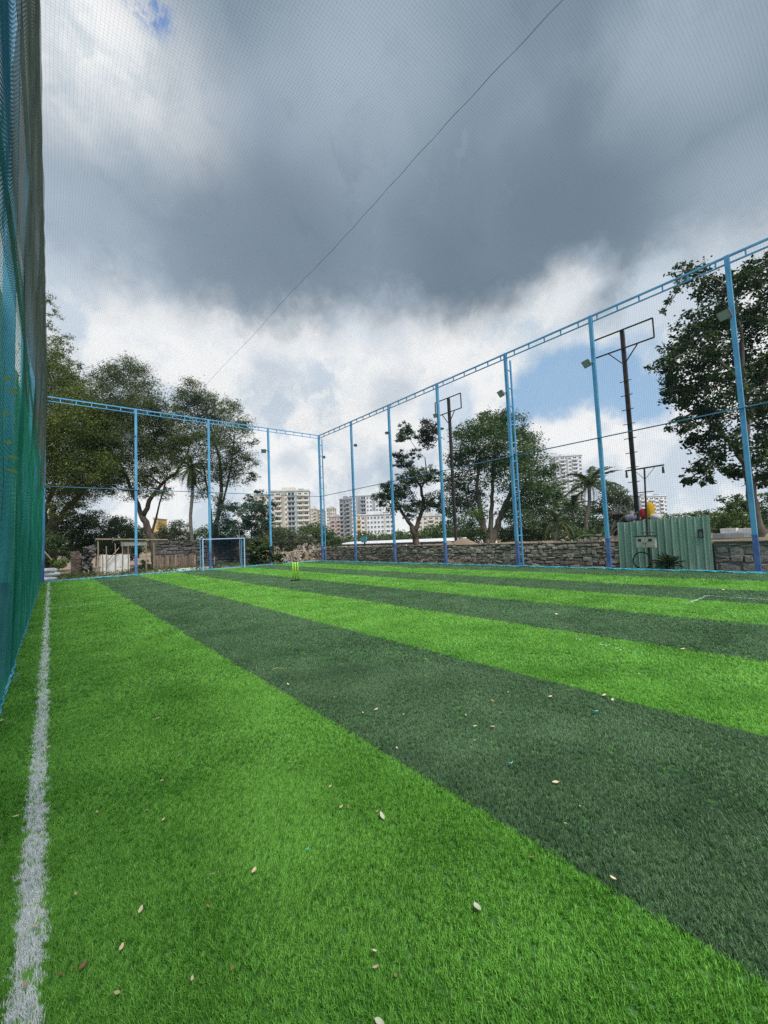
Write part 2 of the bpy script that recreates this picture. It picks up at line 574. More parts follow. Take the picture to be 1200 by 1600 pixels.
gx = [-3000, -800, -250, -90, -40, -20, -10, -5, -2, -0.62, -0.58, 2, 4, 6, 8, 10, 12, 14, 15.5, 16.6, 17.0, 17.34, 17.35, 17.8, 18.4, 19, 19.7,
      20.4, 21, 21.6, 22.5, 24, 26, 28, 30, 33, 38, 46, 60, 90, 150, 300, 800, 3000]
gy = [-3000, -600, -150, -50, -20, -8, -3, 0, 2, 3, 4, 5, 6, 7, 8, 9, 10, 12, 14, 16, 18, 20, 22, 24, 26, 28.3, 28.32, 28.8, 29.4, 30, 31, 32, 33,
      34.5, 36, 38, 41, 45, 50, 58, 70, 90, 150, 300, 800, 3000]
gv = [(x, y, ground_h(x, y)) for y in gy for x in gx]
gf = [(j * len(gx) + i, j * len(gx) + i + 1, (j + 1) * len(gx) + i + 1, (j + 1) * len(gx) + i) for j in range(len(gy) - 1) for i in range(len(gx) - 1)]
gme = bpy.data.meshes.new('ground')
gme.from_pydata(gv, [], gf)
M['dirt'] = mat('dusty_earth', (0.23, 0.175, 0.125), 0.95, second=(0.12, 0.105, 0.065), scale=0.55, detail=10, bump=0.9, bscale=9, mixlo=0.45, mixhi=0.68)
gme.materials.append(M['dirt'])
tag(link('ground', gme), 'bare dusty earth around and behind the turf pitch', kind='structure')


# ------------------------------------------------------------------ turf: sheet and tufts of plastic blades
def turf_mat(name, a, b, transl=0.3):
    m = bpy.data.materials.new(name)
    m.use_nodes = True
    t = m.node_tree
    L = t.links.new
    bs = t.nodes['Principled BSDF']
    pos = t.nodes.new('ShaderNodeNewGeometry').outputs['Position']
    n1 = t.nodes.new('ShaderNodeTexNoise')
    n1.inputs['Scale'].default_value = 1.6
    n1.inputs['Detail'].default_value = 4
    n2 = t.nodes.new('ShaderNodeTexNoise')
    n2.inputs['Scale'].default_value = 34
    n2.inputs['Detail'].default_value = 3
    L(pos, n1.inputs['Vector'])
    L(pos, n2.inputs['Vector'])
    rnd = t.nodes.new('ShaderNodeObjectInfo').outputs['Random']
    isl = t.nodes.new('ShaderNodeNewGeometry').outputs['Random Per Island']
    add = t.nodes.new('ShaderNodeMath')
    add.operation = 'ADD'
    amp = t.nodes.new('ShaderNodeMath')
    amp.operation = 'MULTIPLY_ADD'
    L(n1.outputs[0], amp.inputs[0])
    amp.inputs[1].default_value = 1.7
    amp.inputs[2].default_value = -0.35
    n0 = t.nodes.new('ShaderNodeTexNoise')     # dusty and trodden areas
    n0.inputs['Scale'].default_value = 0.33
    n0.inputs['Detail'].default_value = 7
    n0.inputs['Roughness'].default_value = 0.65
    L(pos, n0.inputs['Vector'])
    am0 = t.nodes.new('ShaderNodeMath')
    am0.operation = 'MULTIPLY_ADD'
    L(n0.outputs[0], am0.inputs[0])
    am0.inputs[1].default_value = 1.5
    L(amp.outputs[0], am0.inputs[2])
    am1 = t.nodes.new('ShaderNodeMath')
    am1.operation = 'SUBTRACT'
    L(am0.outputs[0], am1.inputs[0])
    am1.inputs[1].default_value = 0.75
    L(am1.outputs[0], add.inputs[0])
    L(n2.outputs[0], add.inputs[1])
    a2 = t.nodes.new('ShaderNodeMath')
    a2.operation = 'MULTIPLY_ADD'
    L(isl, a2.inputs[0])
    a2.inputs[1].default_value = 0.85
    L(add.outputs[0], a2.inputs[2])
    a3 = t.nodes.new('ShaderNodeMath')
    a3.operation = 'MULTIPLY_ADD'
    L(rnd, a3.inputs[0])
    a3.inputs[1].default_value = 0.3
    L(a2.outputs[0], a3.inputs[2])
    mr = t.nodes.new('ShaderNodeMapRange')
    mr.inputs[1].default_value = 1.0
    mr.inputs[2].default_value = 2.15
    L(a3.outputs[0], mr.inputs[0])
    mx = t.nodes.new('ShaderNodeMix')
    mx.data_type = 'RGBA'
    mx.inputs[6].default_value = (*a, 1)
    mx.inputs[7].default_value = (*b, 1)
    L(mr.outputs[0], mx.inputs[0])
    L(mx.outputs[2], bs.inputs['Base Color'])
    bs.inputs['Roughness'].default_value = 0.48
    bs.inputs['Specular IOR Level'].default_value = 0.35
    tr = t.nodes.new('ShaderNodeBsdfTranslucent')
    L(mx.outputs[2], tr.inputs['Color'])
    ms = t.nodes.new('ShaderNodeMixShader')
    ms.inputs[0].default_value = transl
    L(bs.outputs[0], ms.inputs[1])
    L(tr.outputs[0], ms.inputs[2])
    L(ms.outputs[0], t.nodes['Material Output'].inputs['Surface'])
    return m


M['turf_light'] = turf_mat('light_green_turf', (0.070, 0.268, 0.022), (0.285, 0.61, 0.115))
M['turf_dark'] = turf_mat('dark_green_turf', (0.047, 0.118, 0.056), (0.175, 0.298, 0.158))
M['infill_gap_shade'] = mat('turf_infill_with_gap_shade', (0.040, 0.115, 0.025), 0.95, second=(0.06, 0.16, 0.04), scale=60, space='World')  # infill under the blades, coloured dark to paint in shade between them
M['turf_white'] = turf_mat('white_turf', (0.66, 0.71, 0.74), (0.90, 0.91, 0.92), 0.2)


def tuft_meshes(nvar=10, blades=13):
    vs, fs, role = [], [], []
    rg = np.random.default_rng(3)
    for k in range(nvar):
        for b in range(blades):
            a = rg.uniform(0, 2 * PI)
            r = 0.013 * math.sqrt(rg.uniform(0, 1))
            bx, by = r * math.cos(a), r * math.sin(a)
            la = rg.uniform(0, 2 * PI)
            lean = rg.uniform(0.06, 0.75)
            h = rg.uniform(0.020, 0.033)
            w = rg.uniform(0.0009, 0.0016)
            fa = rg.uniform(0, PI)
            sx, sy = w * math.cos(fa), w * math.sin(fa)
            mx_, my_ = bx + math.cos(la) * lean * h * 0.35, by + math.sin(la) * lean * h * 0.35
            tx, ty = bx + math.cos(la) * lean * h, by + math.sin(la) * lean * h
            n = len(vs)
            vs += [(bx - sx, by - sy, -0.004), (bx + sx, by + sy, -0.004), (mx_ + sx, my_ + sy, h * 0.6), (mx_ - sx, my_ - sy, h * 0.6),
                   (tx, ty, h)]
            fs += [(n, n + 1, n + 2, n + 3), (n + 3, n + 2, n + 4)]
            role += [k + 1] * 5
    return vs, fs, role, nvar


TUFT = tuft_meshes()


def turf_group():
    g = bpy.data.node_groups.new('turf_tufts', 'GeometryNodeTree')
    g.interface.new_socket('Geometry', in_out='INPUT', socket_type='NodeSocketGeometry')
    g.interface.new_socket('Geometry', in_out='OUTPUT', socket_type='NodeSocketGeometry')
    nd, L = g.nodes.new, g.links.new
    gi, go = nd('NodeGroupInput'), nd('NodeGroupOutput')

    def attr(name, typ):
        n = nd('GeometryNodeInputNamedAttribute')
        n.data_type = typ
        n.inputs['Name'].default_value = name
        return n.outputs['Attribute']

    role = attr('role', 'INT')

    def sel(k):
        c = nd('FunctionNodeCompare')
        c.data_type = 'INT'
        c.operation = 'EQUAL'
        L(role, c.inputs[2])
        c.inputs[3].default_value = k
        s = nd('GeometryNodeSeparateGeometry')
        s.domain = 'POINT'
        L(gi.outputs[0], s.inputs[0])
        L(c.outputs[0], s.inputs[1])
        return s.outputs[0]

    inst = nd('GeometryNodeGeometryToInstance')
    for k in reversed(range(TUFT[3])):
        L(sel(k + 1), inst.inputs[0])
    mp = nd('GeometryNodeMeshToPoints')
    L(sel(99), mp.inputs[0])
    iop = nd('GeometryNodeInstanceOnPoints')
    L(mp.outputs[0], iop.inputs['Points'])
    L(inst.outputs[0], iop.inputs['Instance'])
    iop.inputs['Pick Instance'].default_value = True
    L(attr('variant', 'INT'), iop.inputs['Instance Index'])
    er = nd('FunctionNodeEulerToRotation')
    L(attr('spin', 'FLOAT_VECTOR'), er.inputs[0])
    L(er.outputs[0], iop.inputs['Rotation'])
    L(attr('size', 'FLOAT_VECTOR'), iop.inputs['Scale'])
    j = nd('GeometryNodeJoinGeometry')
    L(iop.outputs[0], j.inputs[0])
    L(sel(0), j.inputs[0])
    L(j.outputs[0], go.inputs[0])
    return g


TURF_GN = turf_group()
SW = [(RNG.uniform(0, 2 * PI), RNG.uniform(0.5, 3.2), RNG.uniform(0, 2 * PI)) for _ in range(14)]


def swirl(x, y, s):
    a = np.zeros_like(x)
    for i, (th, wl, ph) in enumerate(SW[s * 7:s * 7 + 7]):
        a += np.sin((x * math.cos(th) + y * math.sin(th)) * 2 * PI / wl + ph)
    return a / 2.6


def tuft_points(x0, x1, y0, y1, dens=1.0, jit=0.006):
    P, S = [], []
    rings = [(0.9, 3, 6000, 0.95), (3, 5, 3000, 1.15), (5, 8, 1100, 1.55), (8, 13, 520, 2.1), (13, 20, 240, 2.8), (20, 34, 110, 3.6)]
    a0, a1 = math.radians(-16), math.radians(98)
    for r0, r1, rho, s in rings:
        n = int(0.5 * (a1 - a0) * (r1 * r1 - r0 * r0) * rho * dens)
        r = np.sqrt(RNG.uniform(r0 * r0, r1 * r1, n))
        a = RNG.uniform(a0, a1, n)
        x, y = r * np.sin(a), r * np.cos(a)
        k = (x > x0) & (x < x1) & (y > y0) & (y < y1)
        x, y = x[k], y[k]
        P.append(np.stack([x + RNG.normal(0, jit, len(x)), y, np.zeros(len(x))], 1))
        S.append(np.full(len(x), s))
    return np.concatenate(P), np.concatenate(S)


def turf(name, label, x0, x1, y0, y1, m, z=0.0, dens=1.0, sheet=True, hgt=1.0, jit=0.006):
    tv, tf, tr, nv = TUFT
    pts, sc = tuft_points(x0, x1, y0, y1, dens, jit)
    pts[:, 2] = z
    verts, faces, role = list(tv), list(tf), list(tr)
    if sheet:
        n = len(verts)
        verts += [(x0, y0, z), (x1, y0, z), (x1, y1, z), (x0, y1, z)]
        faces.append((n, n + 1, n + 2, n + 3))
        role += [0] * 4
    n0 = len(verts)
    verts = np.concatenate([np.array(verts), pts])
    me = bpy.data.meshes.new(name)
    me.from_pydata(verts.tolist(), [], faces)
    me.materials.append(m)
    if sheet:
        me.materials.append(M['infill_gap_shade'])
        me.polygons[-1].material_index = 1
    N = len(verts)
    role = np.array(role + [99] * len(pts), np.int32)
    var = np.zeros(N, np.int32)
    var[n0:] = RNG.integers(0, nv, len(pts))
    spin = np.zeros((N, 3), np.float32)
    x, y = pts[:, 0], pts[:, 1]
    spin[n0:, 0] = np.clip(0.22 * swirl(x, y, 0), -0.42, 0.42) + RNG.normal(0, 0.12, len(pts))
    spin[n0:, 1] = np.clip(0.22 * swirl(x, y, 1), -0.42, 0.42) + RNG.normal(0, 0.12, len(pts))
    spin[n0:, 2] = RNG.uniform(-0.6, 0.6, len(pts))
    size = np.ones((N, 3), np.float32)
    size[n0:, 0] = size[n0:, 1] = sc
    size[n0:, 2] = hgt * (0.8 + 0.2 * sc) * RNG.uniform(0.85, 1.12, len(pts)) * 0.92
    for nm, typ, arr in (('role', 'INT', role), ('variant', 'INT', var)):
        me.attributes.new(nm, typ, 'POINT').data.foreach_set('value', arr)
    for nm, arr in (('spin', spin), ('size', size)):
        me.attributes.new(nm, 'FLOAT_VECTOR', 'POINT').data.foreach_set('vector', arr.ravel())
    o = link(name, me)
    md = o.modifiers.new('tufts', 'NODES')
    md.node_group = TURF_GN
    return tag(o, label, kind='structure')


STRIPE_LABELS = ['light green turf stripe along the left net and white line', 'broad dark green turf stripe nearest the camera',
                 'second light green turf stripe from the white line', 'dark green turf stripe that carries the stumps',
                 'third light green turf stripe from the white line', 'third dark green turf stripe from the white line',
                 'thin looking light green turf stripe near the stone wall', 'dark green turf stripe at the foot of the stone wall fence']
for i in range(8):
    y0 = -1.5 if i < 2 else -0.5
    x0, x1 = EDGES[i], EDGES[i + 1]
    if i == 7:
        x1 = 16.52
    y1 = 27.86
    if i == 0:
        turf('turf_stripe', STRIPE_LABELS[0], -0.45, -0.095, y0, y1, M['turf_light'])
        C.objects[-1]['label'] = 'narrow light green turf strip between white line and left net'
        turf('turf_stripe', STRIPE_LABELS[0], -0.005, x1, y0, y1, M['turf_light'])
    else:
        turf('turf_stripe', STRIPE_LABELS[i], x0, x1, y0, y1, M['turf_light'] if i % 2 == 0 else M['turf_dark'])
turf('white_line', 'painted white touchline on the turf beside the left net', -0.095, -0.005, -1.5, 27.7, M['turf_white'], dens=0.72, jit=0.009, sheet=False)
MB().box(-0.095, -0.005, -1.5, 27.86, -0.03, -0.002).build('turf_backing', M['turf_light'])['kind'] = 'structure'


def painted(name, label, a, b, w, dens):
    """thin worn chalk line: sparse white tufts along a segment on the turf"""
    a, b = np.array(a[:2]), np.array(b[:2])
    d = b - a
    Ln = np.linalg.norm(d)
    n = int(Ln * dens)
    t = RNG.uniform(0, 1, n)
    side = np.array([-d[1], d[0]]) / Ln
    p = a + t[:, None] * d + side * RNG.normal(0, w, n)[:, None]
    vv, ff = [], []
    for q in p:
        s = RNG.uniform(0.006, 0.018)
        an = RNG.uniform(0, PI)
        c_, s_ = math.cos(an) * s, math.sin(an) * s
        k = len(vv)
        h = 0.043
        vv += [(q[0] - c_, q[1] - s_, h), (q[0] + s_ * .4, q[1] - c_ * .4, h + .004), (q[0] + c_, q[1] + s_, h), (q[0] - s_ * .4, q[1] + c_ * .4, h + 0.003)]
        ff.append((k, k + 1, k + 2, k + 3))
    me = bpy.data.meshes.new(name)
    me.from_pydata(vv, [], ff)
    me.materials.append(M['turf_white'])
    tag(link(name, me), label, kind='structure')


painted('crease_line', 'thin white line crossing the first stripes at the far end', (0.02, 14.22), (1.9, 14.22), 0.012, 200)
painted('crease_line', 'faint white line fading out across the dark stripe', (1.9, 14.22), (4.0, 14.4), 0.012, 40)
painted('crease_line', 'worn white mark on the light stripe at right', (9.35, 2.52), (10.65, 2.5), 0.010, 60)
painted('crease_line', 'worn white line on the dark stripe at right', (10.65, 2.5), (10.55, 0.6), 0.010, 60)
painted('crease_line', 'scuffed white mark on the second light stripe', (5.62, 2.85), (5.35, 1.95), 0.035, 26)

# ------------------------------------------------------------------ steel fence frames
rung_mb = MB().box(-0.02, 0.02, -0.02, 0.02, -0.5, 0.5)
RUNG = rung_mb.mesh('rung', M['sky_blue'])


def fence_post(root, x, y, s=0.125, ladder=None, z0=-0.05):
    h = s / 2
    p = MB().box(x - h, x + h, y - h, y + h, 1.17, HT - 0.005).build('post', M['sky_blue'], root)
    h2 = h + 0.003
    MB().box(x - h2, x + h2, y - h2, y + h2, z0, 1.17).build('painted_base', M['navy'], p)
    MB().box(x - .16, x + .16, y - .16, y + .16, -0.045, 0.012).build('base_plate', M['navy'], p)
    if ladder:
        lx, ly = ladder
        q = MB().box(x + lx - 0.033, x + lx + 0.033, y + ly - 0.033, y + ly + 0.033, z0, HT - 0.25).build('ladder_rail', M['sky_blue'], root)
        for k in range(11):
            z = 0.55 + k * 0.86
            MB().bar((x + lx * 0.15, y + ly * 0.15, z), (x + lx * 0.96, y + ly * 0.96, z), 0.045, 0.045).build('rung', M['sky_blue'], q)
    return p


def truss(root, a, b, step=0.68):
    a, b = Vector(a), Vector(b)
    mb = MB()
    mb.bar(a, b, 0.06, 0.06)
    low = Vector((0, 0, -0.23))
    mb.bar(a + low, b + low, 0.042, 0.042)
    t = mb.build('top_truss', M['sky_blue'], root)
    n = int((b - a).length / step)
    for k in range(1, n):
        p = a + (b - a) * k / n + Vector((0, 0, -0.115))
        o = link('rung', RUNG, t)
        o.location = p - base_of(root)
        o.scale = (1, 1, 0.18)
    return t


bf = thing('steel_fence', 'tall blue steel frame fence behind the goal at the far end', 'fence', (8, YB, 0))
for x in POST_X:
    fence_post(bf, x, YB)
truss(bf, (-0.35, YB, HT - 0.03), (XR - 0.07, YB, HT - 0.03))
MB().tube([(-0.35, YB - 0.085, HM), (XR - 0.02, YB - 0.085, HM)], 0.021, 6).build('mid_rail', M['rail'], bf)

rf = thing('steel_fence', 'tall blue steel frame fence along the stone wall on the right', 'fence', (XR, 12, 0))
fence_post(rf, XR, YB, ladder=(0.34, 0.10))
for y in POST_Y:
    fence_post(rf, XR, y, ladder=(0.38, 0.0) if abs(y - 10.68) < 0.1 else None)
truss(rf, (XR, -4.5, HT - 0.03), (XR, YB - 0.07, HT - 0.03), 0.72)
MB().tube([(XR - 0.085, -4.5, HM), (XR - 0.085, YB - 0.1, HM)], 0.023, 6).build('mid_rail', M['rail'], rf)

lf = thing('steel_fence', 'blue steel frame fence seen edge on behind the left net', 'fence', (-0.45, 12, 0))
for y in [23.4, 19.23, 15.06, 10.9, 6.9, 2.56, -1.62]:
    fence_post(lf, -0.44, y)
truss(lf, (-0.44, -4.5, HT - 0.03), (-0.44, YB - 0.08, HT - 0.03), 0.72)
MB().tube([(-0.365, -4.5, HM), (-0.365, YB - 0.1, HM)], 0.021, 6).build('mid_rail', M['rail'], lf)


# ------------------------------------------------------------------ nets: every cord is a thin strand
def strands(lines, r):
    """lines: list of (n,3) arrays -> triangular cords"""
    V, F = [], []
    base = 0
    for P in lines:
        P = np.asarray(P, float)
        d = P[-1] - P[0]
        d /= np.linalg.norm(d)
        ref = np.array([0, 0, 1.0]) if abs(d[2]) < 0.8 else np.array([1.0, 0, 0])
        s = np.cross(d, ref)
        s /= np.linalg.norm(s)
        t = np.cross(s, d)
        n = len(P)
        ring = np.stack([P + (s * math.cos(a) + t * math.sin(a)) * r for a in (0.3, 0.3 + 2.094, 0.3 + 4.189)], 1).reshape(-1, 3)
        V.append(ring)
        i = np.arange(n - 1) * 3 + base
        for k in range(3):
            k2 = (k + 1) % 3
            F.append(np.stack([i + k, i + k2, i + 3 + k2, i + 3 + k], 1))
        base += n * 3
    return np.concatenate(V), np.concatenate(F)


def net_object(name, lines, r, m, label, parent=None, cat='net'):
    V, F = strands(lines, r)
    o = link(name, np_mesh(name, V - np.array(base_of(parent)), F, m=m), parent)
    if parent is None:
        tag(o, label, cat)
    return o


CELL = 0.056
# roof net, sagging between the truss lines and the seam rope
X_ROPE = 6.15


def roof_z(x, y):
    fx = np.where(x < X_ROPE, (x + 0.3) / (X_ROPE + 0.3), (x - X_ROPE) / (XR - X_ROPE))
    s = 0.16 * 4 * fx * (1 - fx) * np.where(x < X_ROPE, 0.6, 1.0)
    bay = np.sin(np.clip((x + 0.3) / (XR + 0.3), 0, 1) * PI) * 0.10
    fy = np.clip((y + 3) / (YB + 3), 0, 1)
    return HT - 0.02 - (s + bay) * np.sin(fy * PI) ** 0.5 - 0.02 * np.sin(x * 2.1) * np.sin(y * 1.4)


roof_lines = []
ys = np.linspace(-3, YB, 26)
for x in np.arange(-0.24, XR, CELL):
    xx = np.full_like(ys, x) + 0.02 * np.sin(ys * 1.3 + x)
    roof_lines.append(np.stack([xx, ys, roof_z(xx, ys)], 1))
xs = np.linspace(-0.24, XR, 18)
for y in np.arange(-3, YB, CELL):
    roof_lines.append(np.stack([xs, np.full_like(xs, y) + 0.02 * np.sin(xs * 1.7 + y), roof_z(xs, np.full_like(xs, y))], 1))
rn = thing('roof_net', 'fine dark net stretched overhead across the whole pitch', 'net', (8, 12, HT))
net_object('mesh_cords', roof_lines, 0.00075, M['roofcord'], None, rn)
rp = MB()
yy = np.linspace(-3, YB - 1.0, 140)
rp.tube([(X_ROPE + 0.025 * math.sin(y * 0.9), y, float(roof_z(np.array([X_ROPE]), np.array([y]))[0]) - 0.01 + 0.012 * math.sin(y * 23)) for y in yy],
        [0.0036 + 0.0016 * abs(math.sin(y * 11.0)) for y in yy], 5).build('seam_rope', M['roofcord'], rn)


def hem(root, a, b, r, m='hem', amp=0.02, n=160):
    """bunched lower edge of a net lying on the turf: three twisted cords of netting"""
    a, b = Vector(a), Vector(b)
    d = (b - a).normalized()
    s = Vector((-d.y, d.x, 0))
    mb = MB()
    for k in range(3):
        pts, rad = [], []
        for i in range(n + 1):
            t = i / n
            p = a + (b - a) * t
            ph = t * (b - a).length * 5.0 + k * 2.094
            wob = amp * math.sin(t * 37 + k) + amp * 0.6 * math.sin(t * 91 + 2 * k)
            p = p + s * (math.cos(ph) * r * 0.7 + wob) + Vector((0, 0, r * 1.2 + math.sin(ph) * r * 0.6))
            pts.append(p)
            rad.append(r * (0.62 + 0.3 * math.sin(t * 63 + k * 1.7) * math.sin(t * 29)))
        mb.tube(pts, rad, 6)
    return mb.build('net_hem', M[m], root, smooth=True)


def wall_net(name, label, axis, pos, a0, a1, step, r, m, slack=0.02, zmax=HT - 0.05, seg=8):
    lines = []
    z = np.linspace(0.03, zmax, seg)
    for a in np.arange(a0, a1, step):
        off = slack * np.sin(a * 1.5 + z * 0.6) * np.sin(z / HT * PI)
        A = np.full_like(z, a) + 0.015 * np.sin(z * 1.1 + a)
        P = np.full_like(z, pos) + off
        lines.append(np.stack([P, A, z], 1) if axis == 0 else np.stack([A, P, z], 1))
    aa = np.linspace(a0, a1, 24)
    for zz in np.arange(0.05, zmax, step):
        Z = np.full_like(aa, zz) + 0.012 * np.sin(aa * 1.9 + zz)
        P = np.full_like(aa, pos) + slack * np.sin(aa * 1.5 + zz * 0.6) * math.sin(zz / HT * PI)
        lines.append(np.stack([P, aa, Z], 1) if axis == 0 else np.stack([aa, P, Z], 1))
    loc = (pos, (a0 + a1) / 2, 0) if axis == 0 else ((a0 + a1) / 2, pos, 0)
    root = thing(name, label, 'net', loc)
    net_object('mesh_cords', lines, r, M[m], None, root)
    return root


rnet = wall_net('side_net', 'dark mesh net hung on the fence along the right', 0, XR - 0.10, -4.4, YB - 0.12, CELL * 1.25, 0.0015, 'cord')
hem(rnet, (XR - 0.14, -4.4, 0), (XR - 0.14, YB - 0.2, 0), 0.032, n=260)
bnet = wall_net('side_net', 'dark mesh net hung on the far fence behind the goal', 1, YB - 0.10, -0.3, XR - 0.15, CELL * 1.6, 0.0012, 'cord')
hem(bnet, (-0.25, YB - 0.13, 0), (XR - 0.2, YB - 0.13, 0), 0.036, n=180)


# left side: net seen edge on
def left_x(y, z):
    t = z / HT
    x = -0.368 + 0.158 * t
    bay = np.sin((y - 2.56) / 4.17 * PI)
    x = x - 0.035 * np.abs(bay) * np.sin(np.clip(t, 0, 1) * PI) + 0.014 * np.sin(z * 2.2 + y * 0.8) * np.sin(np.clip(t, 0, 1) * PI)
    return x


def left_net(label, y0, y1, z0, z1, m, cell, r):
    lines = []
    z = np.linspace(z0, z1, 40)
    for y in np.arange(y0, y1, cell):
        Y = np.full_like(z, y) + 0.10 * np.sin(z * 0.9 + y * 0.3) + 0.05 * np.sin(z * 2.3)
        lines.append(np.stack([left_x(Y, z), Y, z], 1))
    Y = np.linspace(y0, y1, max(8, int((y1 - y0) * 5)))
    for zz in np.arange(z0, z1, cell):
        Z = zz - 0.22 * np.abs(np.sin((Y - 2.56) / 4.17 * PI)) ** 1.5 * (0.35 + 0.65 * math.sin(zz * 0.8) ** 2) * min(1, zz * 0.6)
        lines.append(np.stack([left_x(Y, Z), Y, np.maximum(Z, 0.02)], 1))
    root = thing('side_net', label, 'net', (-0.33, (y0 + y1) / 2, z0))
    nvert = len(np.arange(y0, y1, cell))
    net_object('mesh_cords', lines[:nvert], r, M[m], None, root)
    net_object('cross_cords', lines[nvert:], r * 1.1, M[m + '_deep'], None, root)
    return root


ln1 = left_net('blue cord net at the top left, nearest the camera', -2.0, 4.7, 4.2, HT, 'bluecord', 0.045, 0.0016)
ln2 = left_net('olive grey net high on the left fence beyond the first post', 4.7, YB - 0.1, 4.2, HT, 'olivecord', 0.05, 0.0014)
ln3 = left_net('green cord net over the lower half of the left fence', -2.0, YB - 0.1, 0.03, 4.9, 'greencord', 0.05, 0.0014)
hem(ln3, (-0.378, -2, 0), (-0.378, YB - 0.2, 0), 0.024, amp=0.010, n=330)


def cloth(name, label, y0, y1, z0, z1, m, xoff):
    ny, nz = int((y1 - y0) * 9), (64 if xoff is None else 26)
    V = []
    for j in range(nz + 1):
        z = z0 + (z1 - z0) * j / nz
        for i in range(ny + 1):
            y = y0 + (y1 - y0) * i / ny
            pl = 0.018 * math.sin(y * 6.3 + 0.8 * math.sin(z * 0.7)) + 0.010 * math.sin(y * 15 + z)
            if xoff is None:      # gathered netting drawn over the fence: slanting folds
                fold = 0.011 * math.sin(z * 7.5 + y * 2.4 + 1.2 * math.sin(y * 0.9)) + 0.006 * math.sin(z * 17 - y * 3.1)
                V.append((float(left_x(np.array(y), np.array(z))) + 0.012 + fold * min(1.0, (z - z0) / 1.5), y, z + 0.03 * math.sin(y * 5)))
                continue
            V.append((xoff + 0.115 * z / HT * 0.55 + pl, y, z))
    F = [(j * (ny + 1) + i, j * (ny + 1) + i + 1, (j + 1) * (ny + 1) + i + 1, (j + 1) * (ny + 1) + i) for j in range(nz) for i in range(ny)]
    me = np_mesh(name, V, F, m=M[m])
    me.polygons.foreach_set('use_smooth', [True] * len(me.polygons))
    return tag(link(name, me), label, 'shade cloth')


cloth('shade_cloth', 'teal green shade cloth along the lower left fence', -3, YB - 0.02, 0.0, 4.95, 'shadecloth', -0.56)
cloth('shade_cloth', 'olive shade cloth on the upper left fence', 4.75, YB - 0.02, 5.0, HT + 0.05, 'olivecloth', None)
cloth('shade_cloth', 'blue shade cloth at the upper left beside the camera', -3, 4.75, 4.9, HT, 'bluecloth', -0.60)

# leafy sprig poking through the left net
sp = thing('climbing_sprig', 'pale green leaves poking through the net at the left edge', 'plant', (-0.30, 4.1, 1.9))
stem_pts = [(-0.29, 4.22, 1.75), (-0.28, 4.2, 2.1), (-0.29, 4.15, 2.5), (-0.28, 4.08, 2.95)]
MB().tube(stem_pts, [0.002, 0.002, 0.0015, 0.001], 5).build('stem', M['leaf_mid'], sp)
for (px, py, ang) in ((4, 590, 0.3), (9, 607, -0.2), (3, 645, 0.4), (5, 690, 0.2), (9, 712, -0.1), (7, 732, -0.2)):
    p = Vector(on_plane(px, py, 0, -0.265))
    a = Vector((0.35, 0.25 + ang, 0.5 * ang)).normalized() * 0.085
    s = Vector((0.2, -0.5, 0.8)).normalized() * 0.016
    mb = MB()
    mb.quad(p, p + a * 0.5 + s, p + a, p + a * 0.5 - s)
    mb.build('leaf', M['leaf_lime'], sp)

# ------------------------------------------------------------------ floodlights
def floodlight(label, anchor, arm, face, size=0.34):
    """anchor: point on the post; arm: vector to lamp; face: direction the glass looks"""
    a = Vector(anchor)
    e = a + Vector(arm)
    root = thing('floodlight', label, 'floodlight', a, 'floodlights on the fence posts')
    MB().bar(a, e, 0.035, 0.035).build('bracket', M['grey_iron'], root)
    f = Vector(face).normalized()
    s = f.cross(Vector((0, 0, 1))).normalized()
    u = s.cross(f)
    w, h, t = size, size * 0.85, size * 0.30
    c = e + Vector((0, 0, -0.06)) + f * 0.03
    body = MB()
    n = []
    for (k, sc) in ((-t, 0.62), (-t * 0.35, 0.95), (0, 1.0)):
        n.append([c + f * k + s * (w / 2 * sc * i) + u * (h / 2 * sc * j) for i, j in ((-1, -1), (1, -1), (1, 1), (-1, 1))])
    body.f = []
    for ring in n:
        body.v += [tuple(p) for p in ring]
    for i in range(2):
        for k in range(4):
            k2 = (k + 1) % 4
            body.f.append((i * 4 + k, i * 4 + k2, i * 4 + 4 + k2, i * 4 + 4 + k))
    body.f += [(3, 2, 1, 0), (8, 9, 10, 11)]
    for q in range(5):
        o = -0.4 + q * 0.2
        body.bar(c - f * t * 0.98 + s * w * o * 0.7 - u * h * 0.28, c - f * t * 0.98 + s * w * o * 0.7 + u * h * 0.28, 0.012, 0.05, f)
    b = body.build('housing', M['lamp_body'], root)
    g = MB()
    g.quad(*[c + f * 0.004 + s * (w * 0.44 * i) + u * (h * 0.44 * j) for i, j in ((-1, -1), (1, -1), (1, 1), (-1, 1))])
    g.build('glass', M['lamp_glass'], b)


floodlight('grey floodlight on the far left post of the far fence', (3.89, YB - 0.07, 8.25), (-0.38, -0.05, 0.0), (-0.2, -0.8, -0.5))
floodlight('grey floodlight on an arm left of the far post by the apartment block', (12.2, YB - 0.07, 8.2), (-0.42, -0.05, 0.02), (-0.3, -0.8, -0.55))
floodlight('small floodlight on the far corner ladder post', (XR + 0.33, YB + 0.08, 8.3), (0.18, 0.10, 0.02), (-0.6, -0.7, -0.5), 0.26)
floodlight('small floodlight on the first post right of the corner', (XR + 0.05, 23.4, 8.15), (0.22, -0.10, 0.12), (-0.8, -0.4, -0.5), 0.24)
floodlight('small floodlight on the post before the leaning tree', (XR - 0.05, 19.23, 8.15), (-0.18, 0.0, 0.0), (-0.8, -0.3, -0.6), 0.22)
floodlight('narrow floodlight on the post by the distant black frame', (XR - 0.05, 15.06, 8.15), (-0.16, 0.0, 0.0), (-0.8, -0.3, -0.6), 0.26)
